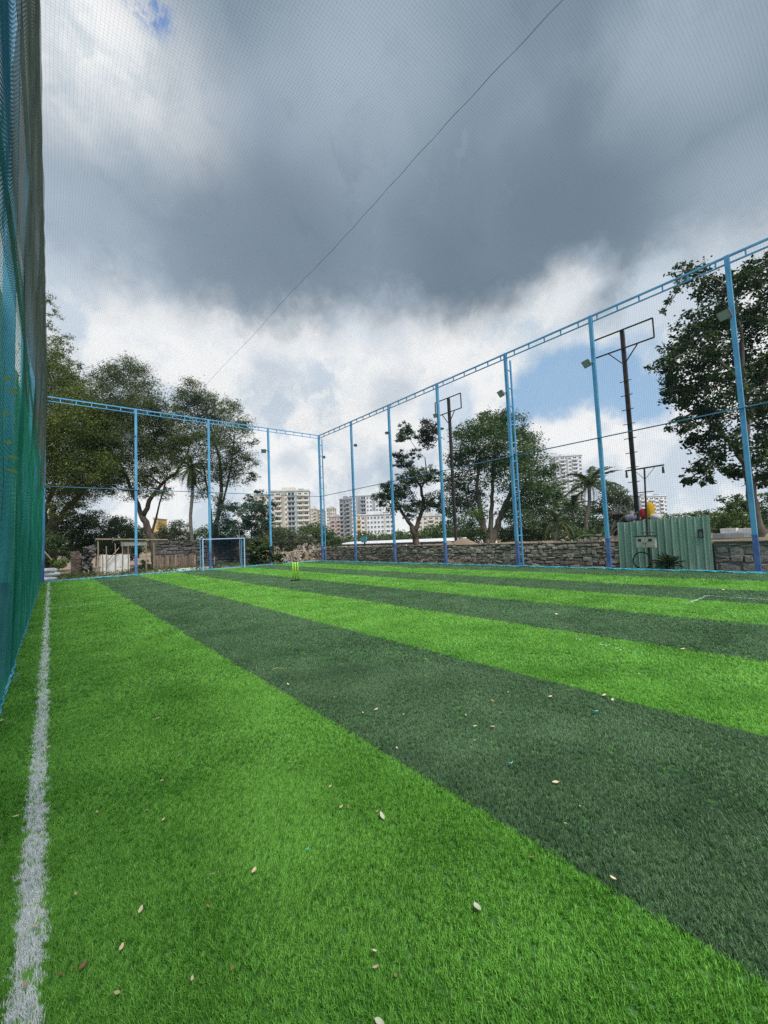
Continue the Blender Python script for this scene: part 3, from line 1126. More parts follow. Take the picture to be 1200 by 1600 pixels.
floodlight('grey floodlight on the ladder post', (XR - 0.07, 10.68, 8.0), (-0.30, 0.1, 0.02), (-0.75, 0.3, -0.6), 0.36)
floodlight('grey floodlight on the post beside the large black frame', (XR - 0.07, 6.77, 7.98), (-0.32, 0.1, 0.02), (-0.75, 0.3, -0.6), 0.34)
floodlight('grey floodlight in front of the big tree at far right', (XR - 0.07, 2.56, 7.95), (-0.34, 0.12, 0.04), (-0.75, 0.3, -0.6), 0.36)

# ------------------------------------------------------------------ stones
def stone_meshes(n, m, name='stone', seed=1):
    rg = np.random.default_rng(seed)
    out = []
    for _ in range(n):
        mb = MB()
        ang = [(-.5, -.5), (0.02, -.53), (.5, -.5), (.53, 0.0), (.5, .5), (-0.03, .52), (-.5, .5), (-.53, 0.03)]
        def ring(sc, y, j):
            return [(a * sc + rg.uniform(-j, j), y + rg.uniform(-j, j) * 0.4, b * sc + rg.uniform(-j, j)) for a, b in ang]
        r0, r1, r2 = ring(1.0, 0.2, 0.05), ring(1.0, -0.55, 0.07), ring(0.72, -1.0, 0.10)
        for r in (r0, r1, r2):
            mb.v += r
        for a in (0, 8):
            for k in range(8):
                k2 = (k + 1) % 8
                mb.f.append((a + k, a + k2, a + 8 + k2, a + 8 + k))
        mb.f.append(tuple(range(16, 24)))
        mb.f.append(tuple(reversed(range(0, 8))))
        me = mb.mesh(name, m)
        out.append(me)
    return out


def rock_meshes(n, m, seed=2):
    rg = np.random.default_rng(seed)
    out = []
    for _ in range(n):
        pts = rg.normal(0, 1, (14, 3))
        pts /= np.linalg.norm(pts, axis=1)[:, None]
        pts *= rg.uniform(0.75, 1.1, (14, 1)) * 0.5
        import bmesh
        bm = bmesh.new()
        for p in pts:
            bm.verts.new(p)
        bmesh.ops.convex_hull(bm, input=bm.verts)
        me = bpy.data.meshes.new('stone')
        bm.to_mesh(me)
        bm.free()
        me.materials.append(m)
        out.append(me)
    return out


def masonry(root, origin, along, normal, length, height, meshes, course, lmin, lmax, depth, cap, joint=0.016, top_jit=0.03):
    """rubble courses; origin at lower start; returns nothing. The `cap` nearest stones are parts, the rest one stuff part."""
    along, normal = Vector(along), Vector(normal)
    rot = math.atan2(along.y, along.x)
    spots = []
    z = 0.0
    row = 0
    while z < height - 0.03:
        ch = min(course * random.uniform(0.75, 1.3), height - z)
        s = -random.uniform(0, lmax * 0.6)
        while s < length:
            L = random.uniform(lmin, lmax) * (0.7 if random.random() < 0.25 else 1)
            s2 = min(s + L, length)
            s1 = max(s, 0)
            if s2 - s1 > 0.05:
                hh = ch * random.uniform(0.72, 1.3)
                dz = random.uniform(-0.035, 0.035)
                if ch > course * 0.9 and random.random() < 0.22:
                    spots.append(((s1 + s2) / 2, z + ch * 0.27, s2 - s1 - joint, ch * 0.5 - joint))
                    spots.append(((s1 + s2) / 2, z + ch * 0.76, s2 - s1 - joint, ch * 0.46 - joint))
                else:
                    spots.append(((s1 + s2) / 2, z + ch / 2 + dz, s2 - s1 - joint, hh - joint))
            s = s2
        z += ch
        row += 1
    o = Vector(origin)
    items = []
    for (s, zz, L, h) in spots:
        p = o + along * s + Vector((0, 0, zz))
        items.append(((p - Vector(EYE)).length, p, L, h))
    items.sort(key=lambda t: t[0])
    rest = MB()
    for i, (dist, p, L, h) in enumerate(items):
        me = random.choice(meshes)
        dp = depth * random.uniform(0.6, 1.5)
        tilt = random.gauss(0, 0.07)
        if i < cap:
            ob = link('stone', me, root)
            ob.location = p - base_of(root)
            ob.rotation_euler = (0, tilt, rot)
            ob.scale = (L, dp, h)
        else:
            mt = Matrix.Translation(p) @ Matrix.Rotation(rot, 4, 'Z') @ Matrix.Rotation(tilt, 4, 'Y') @ Matrix.Diagonal((L, dp, h, 1))
            n = len(rest.v)
            rest.v += [tuple(mt @ v.co) for v in me.vertices]
            rest.f += [tuple(n + q for q in pl.vertices) for pl in me.polygons]
    if rest.v:
        r = rest.build('stonework', meshes[0].materials[0], root)
        r['kind'] = 'stuff'


STONES = stone_meshes(10, M['stone'])
STONES_DARK = stone_meshes(8, M['stone_dark'], seed=5)
STONES_GREY = stone_meshes(8, M['mortar_grey'], seed=6)
ROCKS = rock_meshes(10, M['stone'])
ROCKS_PALE = rock_meshes(10, M['stone_pale'], 4)

# long wall behind the right fence (local x of a stone runs along -Y there so that its face looks to -X)
w1 = thing('stone_wall', 'long low rubble stone wall behind the right fence', 'wall', (17.1, 17, 0))
MB().box(17.1, 17.33, 6.64, 28.4, -0.1, 1.0).build('wall_core', M['mortar'], w1)
masonry(w1, (17.1, 28.4, -0.02), (0, -1, 0), (-1, 0, 0), 21.76, 1.0, STONES, 0.15, 0.14, 0.5, 0.10, 298)
MB().box(17.0, 17.36, 6.62, 28.42, 1.0, 1.03).build('earth_coping', M['dirt'], w1)
for _ in range(70):
    o = link('coping_stone', random.choice(ROCKS + ROCKS_PALE), w1)
    o.location = Vector((random.uniform(17.02, 17.34), 6.9 + 21 * random.random() ** 1.6, 1.045)) - base_of(w1)
    o.rotation_euler = (random.uniform(0, 6), random.uniform(0, 6), random.uniform(0, 6))
    q_ = random.uniform(.05, .17)
    o.scale = (q_ * 1.3, q_, q_ * .8)
w2 = thing('stone_wall', 'short grey cement smeared stone wall right of the green sheet fence', 'wall', (17.1, 1, 0))
MB().box(17.1, 17.33, -5, 3.72, -0.1, 0.93).build('wall_core', M['mortar_grey'], w2)
masonry(w2, (17.1, 3.72, -0.02), (0, -1, 0), (-1, 0, 0), 8.5, 0.92, STONES_GREY, 0.24, 0.3, 0.7, 0.06, 120, joint=0.05)
MB().box(17.02, 17.36, -5, 3.74, 0.93, 0.965).build('earth_coping', M['dirt'], w2)
# dark retaining wall behind the goal
w3 = thing('stone_wall', 'dark rough stone wall behind the goal', 'wall', (9, 33.4, 0))
a3, b3 = on_plane(243, 860, 1, 33.4), on_plane(397, 850, 1, 33.4)
MB().box(a3[0], b3[0], 33.4, 33.8, -0.1, 1.98).build('wall_core', M['mortar'], w3)
masonry(w3, (a3[0], 33.4, 0), (1, 0, 0), (0, -1, 0), b3[0] - a3[0], 2.02, STONES_DARK, 0.21, 0.25, 0.62, 0.12, 290)


def rock_pile(name, label, spots, meshes, group=None):
    """spots: list of (point, size)"""
    c = Vector(np.mean([np.array(s[0]) for s in spots], 0))
    root = thing(name, label, 'rubble', (c.x, c.y, 0), group)
    for p, s in spots:
        o = link('stone', random.choice(meshes), root)
        o.location = Vector(p) - base_of(root)
        o.rotation_euler = (random.uniform(0, 6), random.uniform(0, 6), random.uniform(0, 6))
        o.scale = (s * random.uniform(0.9, 1.5), s * random.uniform(0.7, 1.0), s * random.uniform(0.5, 0.8))
    return root


# heap of broken stone left of the far corner
c0, c1 = on_plane(440, 872, 1, 29.6), on_plane(500, 872, 1, 29.6)
spots = []
for i in range(150):
    t = random.random()
    x = c0[0] + (c1[0] - c0[0]) * t
    y = 29.6 + random.uniform(-0.6, 1.2)
    top = (0.25 + 1.15 * min(1, t * 1.7)) * (1 - max(0, abs(y - 29.9) - 0.3) * 0.5)
    z = random.uniform(0.05, 1) ** 0.7 * top
    spots.append(((x, y - 0.3 + z * 0.3, z), random.uniform(0.2, 0.38)))
rock_pile('rubble_heap', 'heap of broken grey stones at the far corner', spots, ROCKS_PALE + ROCKS)
mb = MB()
cc = (np.array(c0) + np.array(c1)) / 2
nn = 12
for j in range(5):
    for i in range(nn):
        a = 2 * PI * i / nn
        s = 1 - j / 4.6
        mb.v.append((cc[0] + math.cos(a) * 2.3 * s, 30.0 + math.sin(a) * 1.0 * s, 1.05 * j / 4 * (0.75 + 0.25 * math.cos(a))))
for j in range(4):
    for i in range(nn):
        mb.f.append((j * nn + i, j * nn + (i + 1) % nn, (j + 1) * nn + (i + 1) % nn, (j + 1) * nn + i))
mb.f.append(tuple(4 * nn + i for i in range(nn)))
tag(mb.build('earth_mound', M['dirt'], None, True), 'low mound of earth under the stone heap', kind='structure')
lp = MB().tube([on_plane(432, 868, 1, 29.2), on_plane(455, 863, 1, 29.2), on_plane(476, 859.5, 1, 29.2)], 0.05, 6).build('bent_pole', M['bamboo'])
tag(lp, 'pale bent pole lying against the stone heap', 'pole')
# stones lying on top of the wall near the green sheet
spots = []
for px, py, s in ((868, 852, .3), (880, 850, .35), (893, 852, .28), (905, 848, .4), (915, 850, .36), (925, 845, .42), (933, 850, .38), (940, 843, .45),
                  (948, 848, .5), (930, 842, .3), (955, 850, .45), (920, 852, .3), (943, 853, .4), (911, 853, .3), (899, 854, .25), (936, 836, .35),
                  (952, 841, .4)):
    p = on_plane(px, py, 0, 17.9 + random.uniform(0, .5))
    spots.append(((p[0], p[1], max(1.02, p[2])), s * 0.8))
rock_pile('loose_stones', 'pale broken slabs lying on the wall left of the green sheet', spots, ROCKS_PALE)
for (px, py, s, lb) in ((724, 857, 1.0, 'small earth pile behind the wall by the distant black pole'), (702, 858, 0.6, 'smaller earth pile beside the big round tree')):
    p = on_plane(px, py, 0, 18.6)
    mb = MB()
    for j in range(4):
        for i in range(10):
            a = 2 * PI * i / 10
            rr = s * (1 - j / 3.4) * random.uniform(0.85, 1.1)
            mb.v.append((p[0] + math.cos(a) * rr, p[1] + math.sin(a) * rr, 0.95 + 0.42 * s * j / 3))
    for j in range(3):
        for i in range(10):
            mb.f.append((j * 10 + i, j * 10 + (i + 1) % 10, (j + 1) * 10 + (i + 1) % 10, (j + 1) * 10 + i))
    mb.f.append(tuple(30 + i for i in range(10)))
    tag(mb.build('earth_pile', M['dirt'], None, True), lb, 'earth pile')

# ------------------------------------------------------------------ green corrugated sheet fence
gs = thing('sheet_fence', 'green ribbed steel sheet fence closing the gap in the stone wall', 'fence', (17.0, 5.2, 0))
ya, yb = 6.62, 3.74
npan = 13
pw = (ya - yb) / npan
for k in range(npan):
    y1_, y0_ = ya - k * pw, ya - (k + 1) * pw
    top = 1.80 - 0.02 * math.sin(k * 1.3) + (0.10 if k > 9 else 0.03 if k > 4 else 0.0) * 0.4
    if k < 4:
        top -= 0.03
    prof = [(0.0, -0.004), (0.05, 0.034), (0.16, 0.034), (0.21, 0.0), (0.58, 0.0), (0.60, 0.005), (0.62, 0.0), (1.0, -0.004)]
    mb = MB()
    lean = 0.05
    for t, d in prof:
        y = y1_ + (y0_ - y1_) * t
        mb.v += [(16.96 - d, y, 0.0), (16.96 + lean - d, y, top)]
    for i in range(len(prof) - 1):
        mb.f.append((2 * i, 2 * i + 1, 2 * i + 3, 2 * i + 2))
    mb.build('panel', M['green_sheet'], gs)
MB().bar((17.05, ya, 0.45), (17.05, yb, 0.45), 0.05, 0.05).bar((17.09, ya, 1.4), (17.09, yb, 1.4), 0.05, 0.05).build('frame_rail', M['grey_iron'], gs)
a = on_plane(1090, 827, 0, 16.93)
b = on_plane(1100, 840, 0, 16.93)
sg = thing('notice_plate', 'small dark plate with a grey panel fixed on the green sheet', 'plate', (16.9, (a[1] + b[1]) / 2, b[2]))
MB().box(16.895, 16.915, b[1], a[1], b[2], a[2]).build('backing', M['dark_plate'], sg)
MB().box(16.888, 16.8949, b[1] + 0.04, a[1] - 0.04, b[2] + 0.03, a[2] - 0.09).build('face', M['grey_plate'], sg)
for i in range(3):
    z = b[2] + 0.07 + i * 0.05
    MB().box(16.884, 16.8878, b[1] + 0.06, a[1] - 0.06, z, z + 0.018).build('printed_bar', M['dark_plate'], sg)

# meter box on its pole with a T arm
mp_ = thing('meter_pole', 'thin black iron pole with T arm and cream meter box before the green sheet', 'pole', (16.66, 5.5, 0))
MB().tube([(16.66, 5.5, -0.03), (16.66, 5.5, 1.5), (16.66, 5.42, 3.66)], [0.045, 0.034, 0.03], 8).build('pole', M['black_iron'], mp_)
arm = MB().bar((16.66, 6.06, 3.66), (16.66, 4.80, 3.68), 0.045, 0.05).build('cross_arm', M['black_iron'], mp_)
for y in (6.02, 4.84):
    MB().tube([(16.66, y, 3.63), (16.66, y, 3.40)], [0.03, 0.045], 8).build('lamp_head', M['grey_iron'], arm)
for y in (5.75, 5.1):
    MB().bar((16.66, 5.43, 3.25), (16.66, y, 3.64), 0.014, 0.014).build('brace', M['grey_iron'], arm)
MB().bar((16.66, 5.70, 2.80), (16.66, 5.18, 2.80), 0.03, 0.03).build('step_bar', M['black_iron'], mp_)
MB().bar((16.66, 5.72, 1.33), (16.66, 5.25, 1.33), 0.02, 0.02).build('step_bar', M['black_iron'], mp_)
bx = MB().box(16.44, 16.60, 5.21, 5.82, 0.80, 1.20).build('meter_box', M['box_cream'], mp_)
MB().box(16.42, 16.62, 5.16, 5.87, 1.20, 1.235).build('box_lid', M['grey_iron'], bx)
for y0, y1 in ((5.225, 5.505), (5.525, 5.805)):
    MB().box(16.425, 16.4399, y0, y1, 0.82, 1.18).build('box_door', M['box_cream'], bx)
for y0 in (5.30, 5.63):
    MB().box(16.418, 16.4249, y0, y0 + 0.11, 1.03, 1.12).build('meter_window', M['dark_plate'], bx)
for y0 in (5.48, 5.55):
    MB().box(16.415, 16.4249, y0, y0 + 0.015, 0.93, 0.99).build('door_handle', M['grey_iron'], bx)
ring = [(16.7 + 0.03 * math.sin(3 * a), 5.75 + 0.30 * math.cos(a), 0.33 + 0.30 * math.sin(a)) for a in np.linspace(0, 2 * PI, 26)]
tag(MB().tube(ring, 0.022, 6).build('cable_coil', M['rubber']), 'black cable coil hanging below the meter box', 'cable')


# tall black sign frames
def sign_frame(label, x, yc, w, z0, zt, zb, rungs, base=0.9, tilt=0.0):
    root = thing('sign_frame', label, 'sign frame', (x, yc, base), 'black iron sign frames beyond the fence')
    MB().bar((x, yc, base - 0.1), (x, yc, zt), 0.15, 0.15).build('pole', M['black_iron'], root)
    fr = MB()
    ya_, yb_ = yc + w * 0.5, yc - w * 0.5
    for p, q in (((ya_, zt), (yb_, zt)), ((ya_, zb), (yb_, zb)), ((ya_, zb), (ya_, zt)), ((yb_, zb), (yb_, zt))):
        fr.bar((x - 0.10, p[0], p[1]), (x - 0.10, q[0], q[1]), 0.05, 0.055, (1, 0, 0))
    fr.build('frame', M['black_iron'], root)
    for s in (-1, 1):
        MB().bar((x - 0.09, yc + s * 0.08, zb - 0.65), (x - 0.09, yc + s * w * 0.24, zb - 0.02), 0.04, 0.04, (1, 0, 0)).build('brace', M['black_iron'], root)
    for z in rungs:
        MB().bar((x - 0.09, yc + 0.24, z), (x - 0.09, yc - 0.24, z), 0.025, 0.03).build('step_bar', M['black_iron'], root)


sign_frame('tall black pole with empty rectangular frame by the big tree', 20, 6.93, 2.5, 1, 10.45, 9.6,
           [2.9, 3.55, 4.2, 4.85, 5.5, 6.15, 6.8, 7.45, 8.1], tilt=0)
sign_frame('black pole with empty frame left of the round tree', 20, 17.4, 2.2, 1, 10.45, 9.5, [2.6, 3.6, 4.6, 5.6, 6.6, 7.6, 8.4])

# teal board on a short black post
bp_ = on_plane(569, 840, 0, 22)
bd = thing('post_board', 'small teal board on a short black post beyond the wall', 'board', (22, bp_[1], 0.9))
MB().box(21.95, 22.05, bp_[1] - 0.09, bp_[1] + 0.02, 0.6, 1.4).build('post', M['black_iron'], bd)
MB().box(21.90, 21.949, bp_[1] - 0.45, bp_[1] + 0.33, 1.28, 1.83).build('board', M['tealboard'], bd)

# debris beyond the sheet fence
def pt(px, py, x):
    return Vector(on_plane(px, py, 0, x))


for (p, q, w, lb) in (((946, 857), (962, 813), .11, 'pale timber leaning beside the fence post, steepest of the debris'),
                      ((952, 832), (976, 806), .10, 'tan timber sloping up towards the dark crate'),
                      ((948, 800), (985, 803), .09, 'long grey timber lying on top of the debris'),
                      ((950, 842), (964, 826), .09, 'short broken timber low in the debris'),
                      ((944, 838), (970, 846), .08, 'timber lying flat above the wall stones'),
                      ((983, 812), (996, 800), .08, 'dark short timber beside the tall black pole')):
    tag(MB().bar(pt(*p, 18.3), pt(*q, 18.3), w, w * 0.6).build('timber', M['plank']), lb, 'timber', 'broken timbers behind the green sheet')
c = pt(972, 811, 18.7)
MB_ = MB().box(18.5, 19.1, c.y - 0.28, c.y + 0.28, 0.98, c.z + 0.18)
ct = thing('crate', 'dark open crate among the debris behind the green sheet', 'crate', (18.8, c.y, 0.98))
MB_.build('box', M['black_iron'], ct)
MB().box(18.46, 19.14, c.y - 0.32, c.y + 0.32, c.z + 0.1801, c.z + 0.23).build('lid', M['plank'], ct)
rail = []
for (px, py) in ((963, 802), (961, 796), (966, 792), (975, 791), (979, 796), (980, 803)):
    rail.append(pt(px, py, 18.8))
tb = thing('pipe_rack', 'pale tubular bent metal frame on top of the debris', 'frame', tuple(pt(970, 803, 18.8)))
MB().tube(rail, 0.028, 6).build('hoop', M['grey_slab'], tb)
MB().tube([pt(963, 797, 18.8), pt(979, 797, 18.8)], 0.022, 6).build('cross_tube', M['grey_slab'], tb)
MB().tube([pt(957, 803, 18.8), pt(984, 803, 18.8)], 0.026, 6).build('lower_tube', M['grey_slab'], tb)


def lumpy(name, label, cat, m, c, r, seed, group=None, flat=1.0):
    rg = np.random.default_rng(seed)
    mb = MB()
    nu, nv = 12, 8
    ph = rg.uniform(0, 6, 6)
    for j in range(nv + 1):
        th = PI * j / nv
        for i in range(nu):
            a = 2 * PI * i / nu
            k = 1 + 0.12 * math.sin(3 * a + ph[0]) * math.sin(2 * th + ph[1]) + 0.08 * math.sin(5 * a + ph[2])
            e = lambda v, p: math.copysign(abs(v) ** p, v)
            mb.v.append((c[0] + r[0] * k * e(math.sin(th), .7) * e(math.cos(a), .8), c[1] + r[1] * k * e(math.sin(th), .7) * e(math.sin(a), .8),
                         c[2] + r[2] * k * e(math.cos(th), .8)))
    for j in range(nv):
        for i in range(nu):
            mb.f.append((j * nu + i, j * nu + (i + 1) % nu, (j + 1) * nu + (i + 1) % nu, (j + 1) * nu + i))
    return tag(mb.build(name, m, None, True), label, cat, group)


# earth bank that carries the cloth, the drum and the sack
bk = MB()
for j in range(4):
    for i in range(14):
        a = 2 * PI * i / 14
        s = 1 - j / 3.6
        bk.v.append((18.6 + math.cos(a) * 1.1 * s, 5.9 + math.sin(a) * 1.9 * s, 0.9 + 0.95 * j / 3 * (1 + 0.1 * math.sin(i * 2.1))))
for j in range(3):
    for i in range(14):
        bk.f.append((j * 14 + i, j * 14 + (i + 1) % 14, (j + 1) * 14 + (i + 1) % 14, (j + 1) * 14 + i))
bk.f.append(tuple(42 + i for i in range(14)))
tag(bk.build('earth_bank', M['dirt'], None, True), 'earth bank rising just behind the green sheet fence', kind='structure')
c = pt(1005, 803, 18.4)
lumpy('cloth_bundle', 'bright red cloth bundle showing above the green sheet', 'cloth', M['red'], c, (.12, .12, .20), 1)
c = pt(1016, 797, 18.4)
yd = thing('plastic_drum', 'upright yellow plastic drum showing above the green sheet', 'drum', (c.x, c.y, c.z - 0.32))
MB().tube([(c.x, c.y, c.z - .32), (c.x, c.y, c.z - .28), (c.x, c.y, c.z + .20), (c.x, c.y, c.z + .27), (c.x, c.y, c.z + .30)],
          [.13, .155, .155, .12, .08], 14).build('body', M['yellow'], yd, True)
MB().tube([(c.x, c.y, c.z + .30), (c.x, c.y, c.z + .34)], [.06, .06], 10).build('cap', M['yellow'], yd)
c = pt(1025, 808, 18.3)
lumpy('sack', 'small white sack beside the yellow drum above the sheet', 'sack', M['white_sack'], c, (.16, .2, .13), 3)
c = pt(985, 808, 18.4)
lumpy('tarp_bundle', 'lilac grey tarp bundle beside the dark crate', 'tarp', M['lilac'], c, (.2, .22, .15), 4)

# white parapets and long low shed beyond
def slab(name, label, cat, px0, px1, py0, py1, x, m, th=0.4, group=None, down=0.0):
    p, q = on_plane(px0, py0, 0, x), on_plane(px1, py1, 0, x)
    z0 = min(p[2], q[2]) - down
    return tag(MB().box(x, x + th, min(p[1], q[1]), max(p[1], q[1]), z0, max(p[2], q[2])).build(name, m), label, cat, group)


BG = 'white concrete blocks beyond the right wall'
slab('concrete_block', 'upper left white block beyond the wall, by the green sheet', 'block', 1125, 1151, 826, 833, 26, M['white_paint'], .5, BG, 1.2)
slab('concrete_block', 'upper right white block beyond the wall, behind the post', 'block', 1153, 1186, 826, 832, 26, M['white_paint'], .5, BG, 1.2)
slab('concrete_block', 'long lower white block standing on the bare earth bank', 'block', 1113, 1190, 834, 838.5, 23.5, M['white_paint'], .4, BG, .8)

sh = thing('long_shed', 'long low shed with white sheet roof beyond the stone wall', 'shed', (33, 26, -1.2))
ys_, ye_ = on_plane(730, 850, 0, 33)[1], on_plane(528, 850, 0, 33)[1]
mb = MB()
z_e, z_r = 1.02, 1.32
n = 46
for i in range(n):
    y0 = ys_ + (ye_ - ys_) * i / n
    y1 = ys_ + (ye_ - ys_) * (i + 1) / n
    o = 0.012 if i % 2 else 0.0
    mb.quad((32.6, y0, z_e + o), (32.6, y1, z_e + o), (35.6, y1, z_r + o), (35.6, y0, z_r + o))
    mb.quad((35.6, y0, z_r + o), (35.6, y1, z_r + o), (38.6, y1, z_e + o), (38.6, y0, z_e + o))
mb.build('roof', M['white_roof'], sh)
MB().box(33, 38.2, ys_ + .1, ye_ - .1, -1.25, z_e - 0.02).build('wall', M['white_paint'], sh)
MB().box(32.95, 32.998, ys_ + .1, ye_ - .1, 0.78, 0.92).build('eave_band', M['grey_iron'], sh)
for i in range(13):
    y = ys_ + (ye_ - ys_) * (i + 0.5) / 13
    MB().box(32.9, 32.998, y - .06, y + .06, -1.2, 0.775).build('post', M['grey_iron'], sh)

# ------------------------------------------------------------------ left background: shack, bricks, planks, sandbags
def by(px, py, y):
    return Vector(on_plane(px, py, 1, y))


SH_Y = 30.6
sk = thing('bamboo_shack', 'bamboo pole shack frame with white sheet panel behind the far fence', 'shack', (3.5, SH_Y, 0))
for (px, pt_, m_) in ((153, 842, .045), (166, 853, .03), (160, 866, .03), (228, 845, .035), (240, 843, .035), (191, 846, .03), (200, 850, .025), (180, 850, .025)):
    p = by(px, pt_, SH_Y)
    MB().tube([(p.x, SH_Y, -0.05), (p.x + 0.02, SH_Y, p.z * 0.5), (p.x, SH_Y, p.z)], m_, 6).build('bamboo_post', M['bamboo'], sk)
MB().tube([by(149, 842.5, SH_Y - .08), by(205, 843, SH_Y - .08), by(262, 843.5, SH_Y - .08)], .04, 6).build('beam', M['bamboo'], sk)
MB().tube([by(167, 878, SH_Y - .1), by(186, 856, SH_Y - .1)], .03, 6).build('brace', M['bamboo'], sk)
p, q = by(157, 867, SH_Y + .1), by(203, 866, SH_Y + .1)
for i in range(4):
    t0, t1 = i / 4, (i + 1) / 4
    MB().box(p.x + (q.x - p.x) * t0 + .01, p.x + (q.x - p.x) * t1 - .01, SH_Y + .08, SH_Y + .11 + .008 * (i % 2), -.02, p.z - 0.05 * (i % 2)).build('sheet_panel', M['white_paint'], sk)
p, q = by(191, 847, SH_Y + .5), by(228, 852, SH_Y + .5)
MB().box(p.x, q.x, SH_Y - .02, SH_Y + 1.2, q.z, p.z).build('roof_slab', M['grey_slab'], sk)
p, q = by(193, 852.5, SH_Y + .4), by(205, 866, SH_Y + .4)
MB().box(p.x, q.x, SH_Y + .35, SH_Y + .4, q.z, p.z).build('plank_panel', M['plank'], sk)

# brick pillar
bp1, bp2 = by(111, 862, 30.8), by(125, 862, 30.8)
pl = thing('brick_pillar', 'rough dark brick pillar left of the bamboo shack', 'pillar', (bp1.x, 30.8, 0))
MB().box(bp1.x + .02, bp2.x - .02, 30.82, 31.2, -.05, bp1.z).build('core', M['mortar'], pl)
br = MB().box(-.5, .5, -.5, .5, -.5, .5).mesh('brick', M['brick'])
rows = 17
for r in range(rows):
    z = (r + 0.5) * bp1.z / rows
    for k in range(2):
        w = (bp2.x - bp1.x) / 2
        o = link('brick', br, pl)
        o.location = Vector((bp1.x + w * (k + .5) + (0.05 if r % 2 else -0.03), 30.8 + random.uniform(-.02, .02), z)) - base_of(pl)
        o.scale = (w * .92, .12, bp1.z / rows * .8)
spots = []
for i in range(60):
    p = by(random.uniform(126, 149), random.uniform(853, 893), 31.0)
    t = (p.x - by(126, 870, 31).x)
    spots.append(((p.x, 31.0 + random.uniform(0, .6), max(.08, p.z * 0.95)), random.uniform(.2, .42)))
rock_pile('stone_stack', 'mound of dark stones between brick pillar and bamboo shack', spots, rock_meshes(6, M['stone_dark'], 9))

# plank fence
pf = thing('plank_fence', 'low fence of weathered brown boards left of the goal', 'fence', (6.6, 31.6, 0))
x = by(241, 870, 31.6).x
xe = by(306, 868, 31.6).x
while x < xe:
    w = random.uniform(.09, .2)
    h = by(270, 868, 31.6).z + random.uniform(-.12, .06)
    MB().box(x, x + w - .015, 31.6 + random.uniform(-.02, .02), 31.64, 0.15, h).build('board', M['plank'], pf)
    x += w
MB().bar((by(241, 870, 31.6).x, 31.67, .4), (xe, 31.67, .4), .05, .08).build('rail', M['plank'], pf)
p, q = by(247, 886, 29.4), by(330, 884, 29.4)
tag(MB().box(p.x, q.x, 29.1, 29.9, 0.02, 0.14).build('concrete_slab', M['white_paint']), 'long pale concrete slab lying before the board fence', 'slab')

# sandbags at the left corner
for (dx, dz, w, lb) in ((0.10, 0.13, .34, 'lowest white sandbag of the stack at the left corner'), (0.20, 0.36, .36, 'middle white sandbag of the stack at the left corner'),
                        (0.06, 0.58, .36, 'topmost white sandbag of the stack at the left corner'), (-0.28, 0.14, .3, 'white sandbag half hidden behind the left net')):
    lumpy('sandbag', lb, 'sandbag', M['white_sack'], (-0.1 + dx, 28.75 + (0.2 if dx < 0 else 0), dz), (w, .26, .125), int(dz * 100), 'white sandbags at the left corner')
tag(MB().tube([by(66, 858, 30.2), by(81, 875, 30.2)], .035, 6).build('leaning_pole', M['bamboo']), 'tan pole leaning in the bushes above the sandbags', 'pole')
tag(MB().tube([by(373, 820, 30.0), by(376, 884, 30.0)], .03, 6).build('thin_post', M['grey_slab']), 'thin pale post standing behind the goal', 'post')
tag(MB().tube([by(335, 870, 30.0), by(335, 887, 30.0)], .04, 6).build('short_post', M['grey_slab']), 'short pale post standing inside the goal mouth', 'post')

# ------------------------------------------------------------------ goal and stumps
gl = thing('football_goal', 'small blue and white steel football goal before the far fence', 'goal', (8.7, 27.3, 0))
GX0, GX1, GY, GR, GH = 7.40, 10.02, 27.15, 27.68, 2.0
t = .06
for x in (GX0, GX1):
    MB().box(x - t / 2, x + t / 2, GY - t / 2, GY + t / 2, 0.0, GH - t).build('goal_post', M['goal_white'], gl)
    MB().box(x - t / 2, x + t / 2, GR - t / 2, GR + t / 2, 0.0, GH - t).build('rear_post', M['goal_blue'], gl)
    MB().box(x - t / 2 + .002, x + t / 2 - .002, GY + t / 2, GR - t / 2, GH - t, GH - .004).build('side_bar', M['goal_blue'], gl)
    MB().box(x - t / 2 + .002, x + t / 2 - .002, GY + t / 2, GR - t / 2, 0.01, t).build('ground_bar', M['goal_blue'], gl)
MB().box(GX0 - t / 2, GX1 + t / 2, GY - t / 2, GY + t / 2, GH - t + .001, GH).build('crossbar', M['goal_white'], gl)
MB().box(GX0 + t / 2, GX1 - t / 2, GR - t / 2, GR + t / 2, 0.012, t).build('rear_ground_bar', M['goal_blue'], gl)
lines = []
for x in (GX0, GX1):
    for y in np.linspace(GY + .05, GR - .05, 7):
        lines.append([(x, y, .05), (x, y, GH - .05)])
    for z in np.linspace(.1, GH - .1, 26):
        lines.append([(x, GY, z), (x, GR, z)])
for x in np.linspace(GX0, GX1, 30):
    lines.append([(x, GR - .02, .05), (x, GR - .02, GH - .03)])
for z in np.linspace(.1, GH - .05, 22):
    lines.append([(GX0, GR - .02, z), (GX1, GR - .02, z)])
net_object('goal_net', lines, 0.0028, M['goal_net'], None, gl)

st = thing('cricket_stumps', 'three neon yellow green cricket stumps on a black base', 'stumps', (7.5, 14.87, 0.03))
for k in range(3):
    x = 7.395 + k * 0.105
    b = MB().tube([(x, 14.87, .05), (x, 14.87, .70), (x, 14.87, .725), (x, 14.87, .735)], [.023, .023, .019, .009], 12).build('stump', M['stump'], st, True)
MB().box(7.31, 7.69, 14.81, 14.93, .026, .062).build('base', M['rubber'], st)
MB().box(7.33, 7.67, 14.78, 14.809, .026, .05).build('spring_plate', M['rubber'], st)

